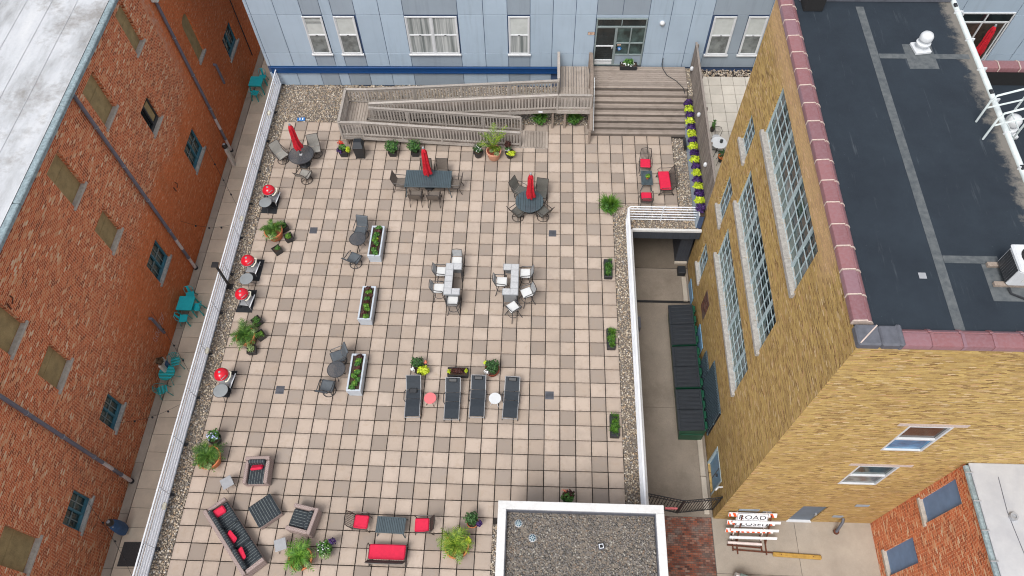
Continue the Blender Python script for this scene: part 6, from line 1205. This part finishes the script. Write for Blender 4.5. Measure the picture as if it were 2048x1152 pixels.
tag(MB().box(6.52,6.9,1.35,1.75,G+.012,G+.36,.02).build('utility_box','black_plastic'),'small black utility box at the foot of the garage stub wall','box')
tag(MB().box(3.905,4.2,-2.9,-2.35,-1.6,-1.1,.02).build('wall_vent','metal_lead'),'dark metal vent hood on the alley side of the terrace','vent')
gt_ = wthing('iron_gate','black iron bar gate with red lock plate across the alley end','gate',(5.5,-10.2,G))
for (a,b) in (((3.95,-10.0),(5.55,-10.28)),((5.6,-10.28),(7.05,-10.1))):
    A = Vector((a[0],a[1],0)); B = Vector((b[0],b[1],0)); n = 13
    for z in (G+.12,G+1.62,G+1.9): MB().bar(A+Vector((0,0,z)),B+Vector((0,0,z)),.035,.035).build('gate_rail','black_iron',gt_)
    for k in range(n+1): q = A.lerp(B,k/n); MB().bar((q.x,q.y,G+.08),(q.x,q.y,G+1.95),.02 if 0 < k < n else .05,.02 if 0 < k < n else .05).build('gate_bar','black_iron',gt_)
MB().box(4.95,5.45,-10.36,-10.30,G+.85,G+1.0,.01).build('lock_plate','pink_paint',gt_)
# barricades against the yellow wall
def barricade(loc, lean, plain, label, name='barricade'):
    t = thing(name,label,'barricade',loc,0,None); M_ = Matrix.Rotation(-lean,4,'X')
    for k,z in enumerate((.38,.80,1.235) if plain else (.56,.99,1.42)):
        m = MB(); m.T = M_; m.box(-.95,.95,-.02,.02,z,z+(.125 if plain else .21),.006); b = m.build('board','barricade_white',t)
        if not plain:
            for j in range(9):
                x = -.93+j*.21; m = MB(); m.T = M_; m.add([(x,-.0215,z+.005),(x+.11,-.0215,z+.005),(x+.02,-.0215,z+.205),(x-.09 if j else x-.0,-.0215,z+.205)],[(0,1,2,3)]); m.build('orange_stripe','barricade_orange',b)
    for x in (-.6,.55): m = MB(); m.T = M_; m.bar((x,.045,.06),(x,.045,1.62),.045,.045); m.build('upright','rust' if plain else 'pipe_white',t)
    for x in (-.6,.55): MB().bar((x,-.35,.03),(x,.3,.03),.05,.05).build('foot','rust',t)
    return t, M_
rbk, M_ = barricade((8.33,YY-.92,G+.012),.53,False,'orange striped road closed barricade leaning on the yellow wall')
m = MB(); m.T = M_; m.box(-.62,.62,-.045,-.025,.90,1.66,.006); sg = m.build('sign_panel','barricade_white',rbk)
def lettering(txt, size, z, parent, Mx, x=0):
    cu = bpy.data.curves.new('lettering','FONT'); cu.body = txt; cu.size = size; cu.align_x = 'CENTER'; cu.extrude = .002; cu.space_character = 1.05
    to = bpy.data.objects.new('tmp',cu); COL.objects.link(to); bpy.context.view_layer.update(); me = bpy.data.meshes.new_from_object(to.evaluated_get(bpy.context.evaluated_depsgraph_get())); bpy.data.objects.remove(to)
    me.transform(Matrix(((1.25,0,0,x),(0,0,-1,-.049),(0,1,0,z),(0,0,0,1)))); me.transform(Mx); me.materials.clear(); me.materials.append(MT['text_black']); return link('lettering',me,parent)
lettering('ROAD',.30,1.33,sg,M_); lettering('CLOSED',.28,.975,sg,M_)
for q in ((-.6,-.585,.92,1.64),(.585,.6,.92,1.64),(-.585,.585,1.625,1.64),(-.585,.585,.92,.935)): m = MB(); m.T = M_; m.box(q[0],q[1],-.049,-.0455,q[2],q[3]); m.build('sign_border','text_black',sg)
fbk, M2 = barricade((8.5,YY-1.04,G+.012),.53,True,'plain white backed barricade standing in front of the road closed sign')
for (y,z,x0,x1,lb_) in ((-1.05,.06,7.5,8.9,'under the white pipe'),(-1.22,.05,7.7,9.3,'reaching toward the yellow parking block')): tag(MB().bar((x0,YY+y,G+z),(x1,YY+y-.08,G+z),.05,.05).build('steel_angle','rust'),'rusty steel angle lying on concrete %s' % lb_,'steel bar','rusty steel angles')
tag(MB().tube([(7.5,YY-.98,G+.22),(8.85,YY-1.02,G+.22)],.06,10).build('white_pipe','pipe_white',None,True),'white pipe laid across the barricade feet','pipe')
P = [gz(*q,G+.1) for q in ((1546,1108),(1643,1115))]; t = wthing('wheel_stop','yellow painted parking block lying on the concrete pavement','parking block',(float(P[0][0]),float(P[0][1]),G+.01)); a = Vector(P[0]); b = Vector(P[1]); a.z = b.z = G+.075; MB().bar(a,b,.17,.13,.03).build('block','yellow_paint',t)
for f in (.17,.83): q = a.lerp(b,f); MB().lathe([(.02,0),(.02,.003)],8).build('anchor_bolt','rust',t).location = q+Vector((0,0,.066))-t.location
# white car whose roof edge just enters the frame
cr = wthing('parked_car','white car parked on the concrete at the frame edge','car',(7.75,-15.0,G)); cr.rotation_euler = (0,0,-.3)
def carprof(pr,x0,x1): 
    m = MB(); m.extr(pr,x0,x1); return m
body = [(-17.2,G+.35),(-17.2,G+.8),(-16.6,G+.95),(-13.6,G+.98),(-12.95,G+.85),(-12.8,G+.6),(-12.85,G+.3)]
carprof(body,6.9,8.6).build('body','car_white',cr); cab = [(-16.3,G+.96),(-15.7,G+1.42),(-14.7,G+1.47),(-13.75,G+.99)]; carprof(cab,7.0,8.5).build('cabin','glass_dark',cr); MB().box(7.08,8.42,-15.65,-14.7,G+1.43,G+1.5,.03).build('roof','car_white',cr)
for xx in (6.92,8.58):
    for yy in (-13.6,-16.3): o = MB().lathe([(.22,-.1),(.32,-.08),(.32,.08),(.22,.1)],18).build('wheel','black_plastic',cr,True); o.rotation_euler = (0,PI/2,0); o.location = Vector((xx,yy,G+.33))-cr.location
for xx in (7.05,8.15): MB().box(xx,xx+.3,-12.93,-12.80,G+.66,G+.8,.03).build('headlight','glass_frost',cr)
# patio bistro seat behind the fence
x,y = xy(1438,285,1.97); t = thing('bistro_table','round white bistro table on the cream patio beside the fence','table',(x,y,1.252)); MB().disc((0,0,.72),.36,.02,26).build('table_top','white_paint',t); MB().tube([(0,0,.02),(0,0,.7)],.025,6).build('stem','bronze_frame',t,True)
for k in range(3): a = k*2.1; MB().tube([(0,0,.2),(.28*math.cos(a),.28*math.sin(a),0)],.014,5).build('leg','bronze_frame',t,True)
v_ = thing('lantern','small dark glass lantern standing on the white bistro table','lantern',(x+.1,y+.02,1.974)); MB().lathe([(.07,0),(.08,.02),(.07,.14),(.03,.16)],12).build('glass_body','glass_dark',v_,True); MB().ring((0,0,.17),.03,.006,10,4).build('ring_handle','steel_grey',v_)
def wire_chair(l,X_,Y_,f,seatm):
    t = thing('wire_chair',l,'chair',(X_,Y_,1.252),face(*f)); MB().disc((0,0,.46),.2,.02,20).build('seat',seatm,t)
    MB().tube([(-.19,.1,.46),(-.24,.2,.68),(-.16,.26,.86),(0,.28,.9),(.16,.26,.86),(.24,.2,.68),(.19,.1,.46)],.012,5).build('back_hoop','bronze_frame',t,True)
    for k in range(7): xx = -.15+k*.05; MB().tube([(xx*.6,.17,.46),(xx*1.15,.25,.7),(xx*.8,.27,.88)],.006,4).build('back_wire','bronze_frame',t)
    for sx in (-1,1):
        for sy in (-1,1): MB().tube([(sx*.12,sy*.12,.45),(sx*.2,sy*.2,0)],.01,5).build('leg','bronze_frame',t)
wire_chair('dark wire back chair behind the white patio bistro table',x,y+.55,(0,-1),'marble'); wire_chair('dark wire chair with orange seat before the white patio bistro table',x+.15,y-.6,(.1,1),'fire_orange')
bush_pot('patio_plant',1441,322,'green leafy plant on the patio between fence and yellow wall',('rd',.16,.25),[lv('foliage','leaf_dark',(0,0,.4),(.22,.3,.28),200,.1)],z=1.252); bush_pot('patio_plant',1424,262,'slim green plant against the patio side of the fence',('rd',.12,.2),[lv('foliage','leaf_green',(0,0,.45),(.13,.2,.35),110,.08)],z=1.252)
# far right balcony chair and closed umbrella before the sliding door
q_ = gy(1956,105,10.4); U_ = umbrella(float(q_[0]),10.4,1.35,3.0,'closed red umbrella standing before the sliding glass door'); U_.location.z = 1.25
# deck under that balcony, a plain continuation of the patio roof
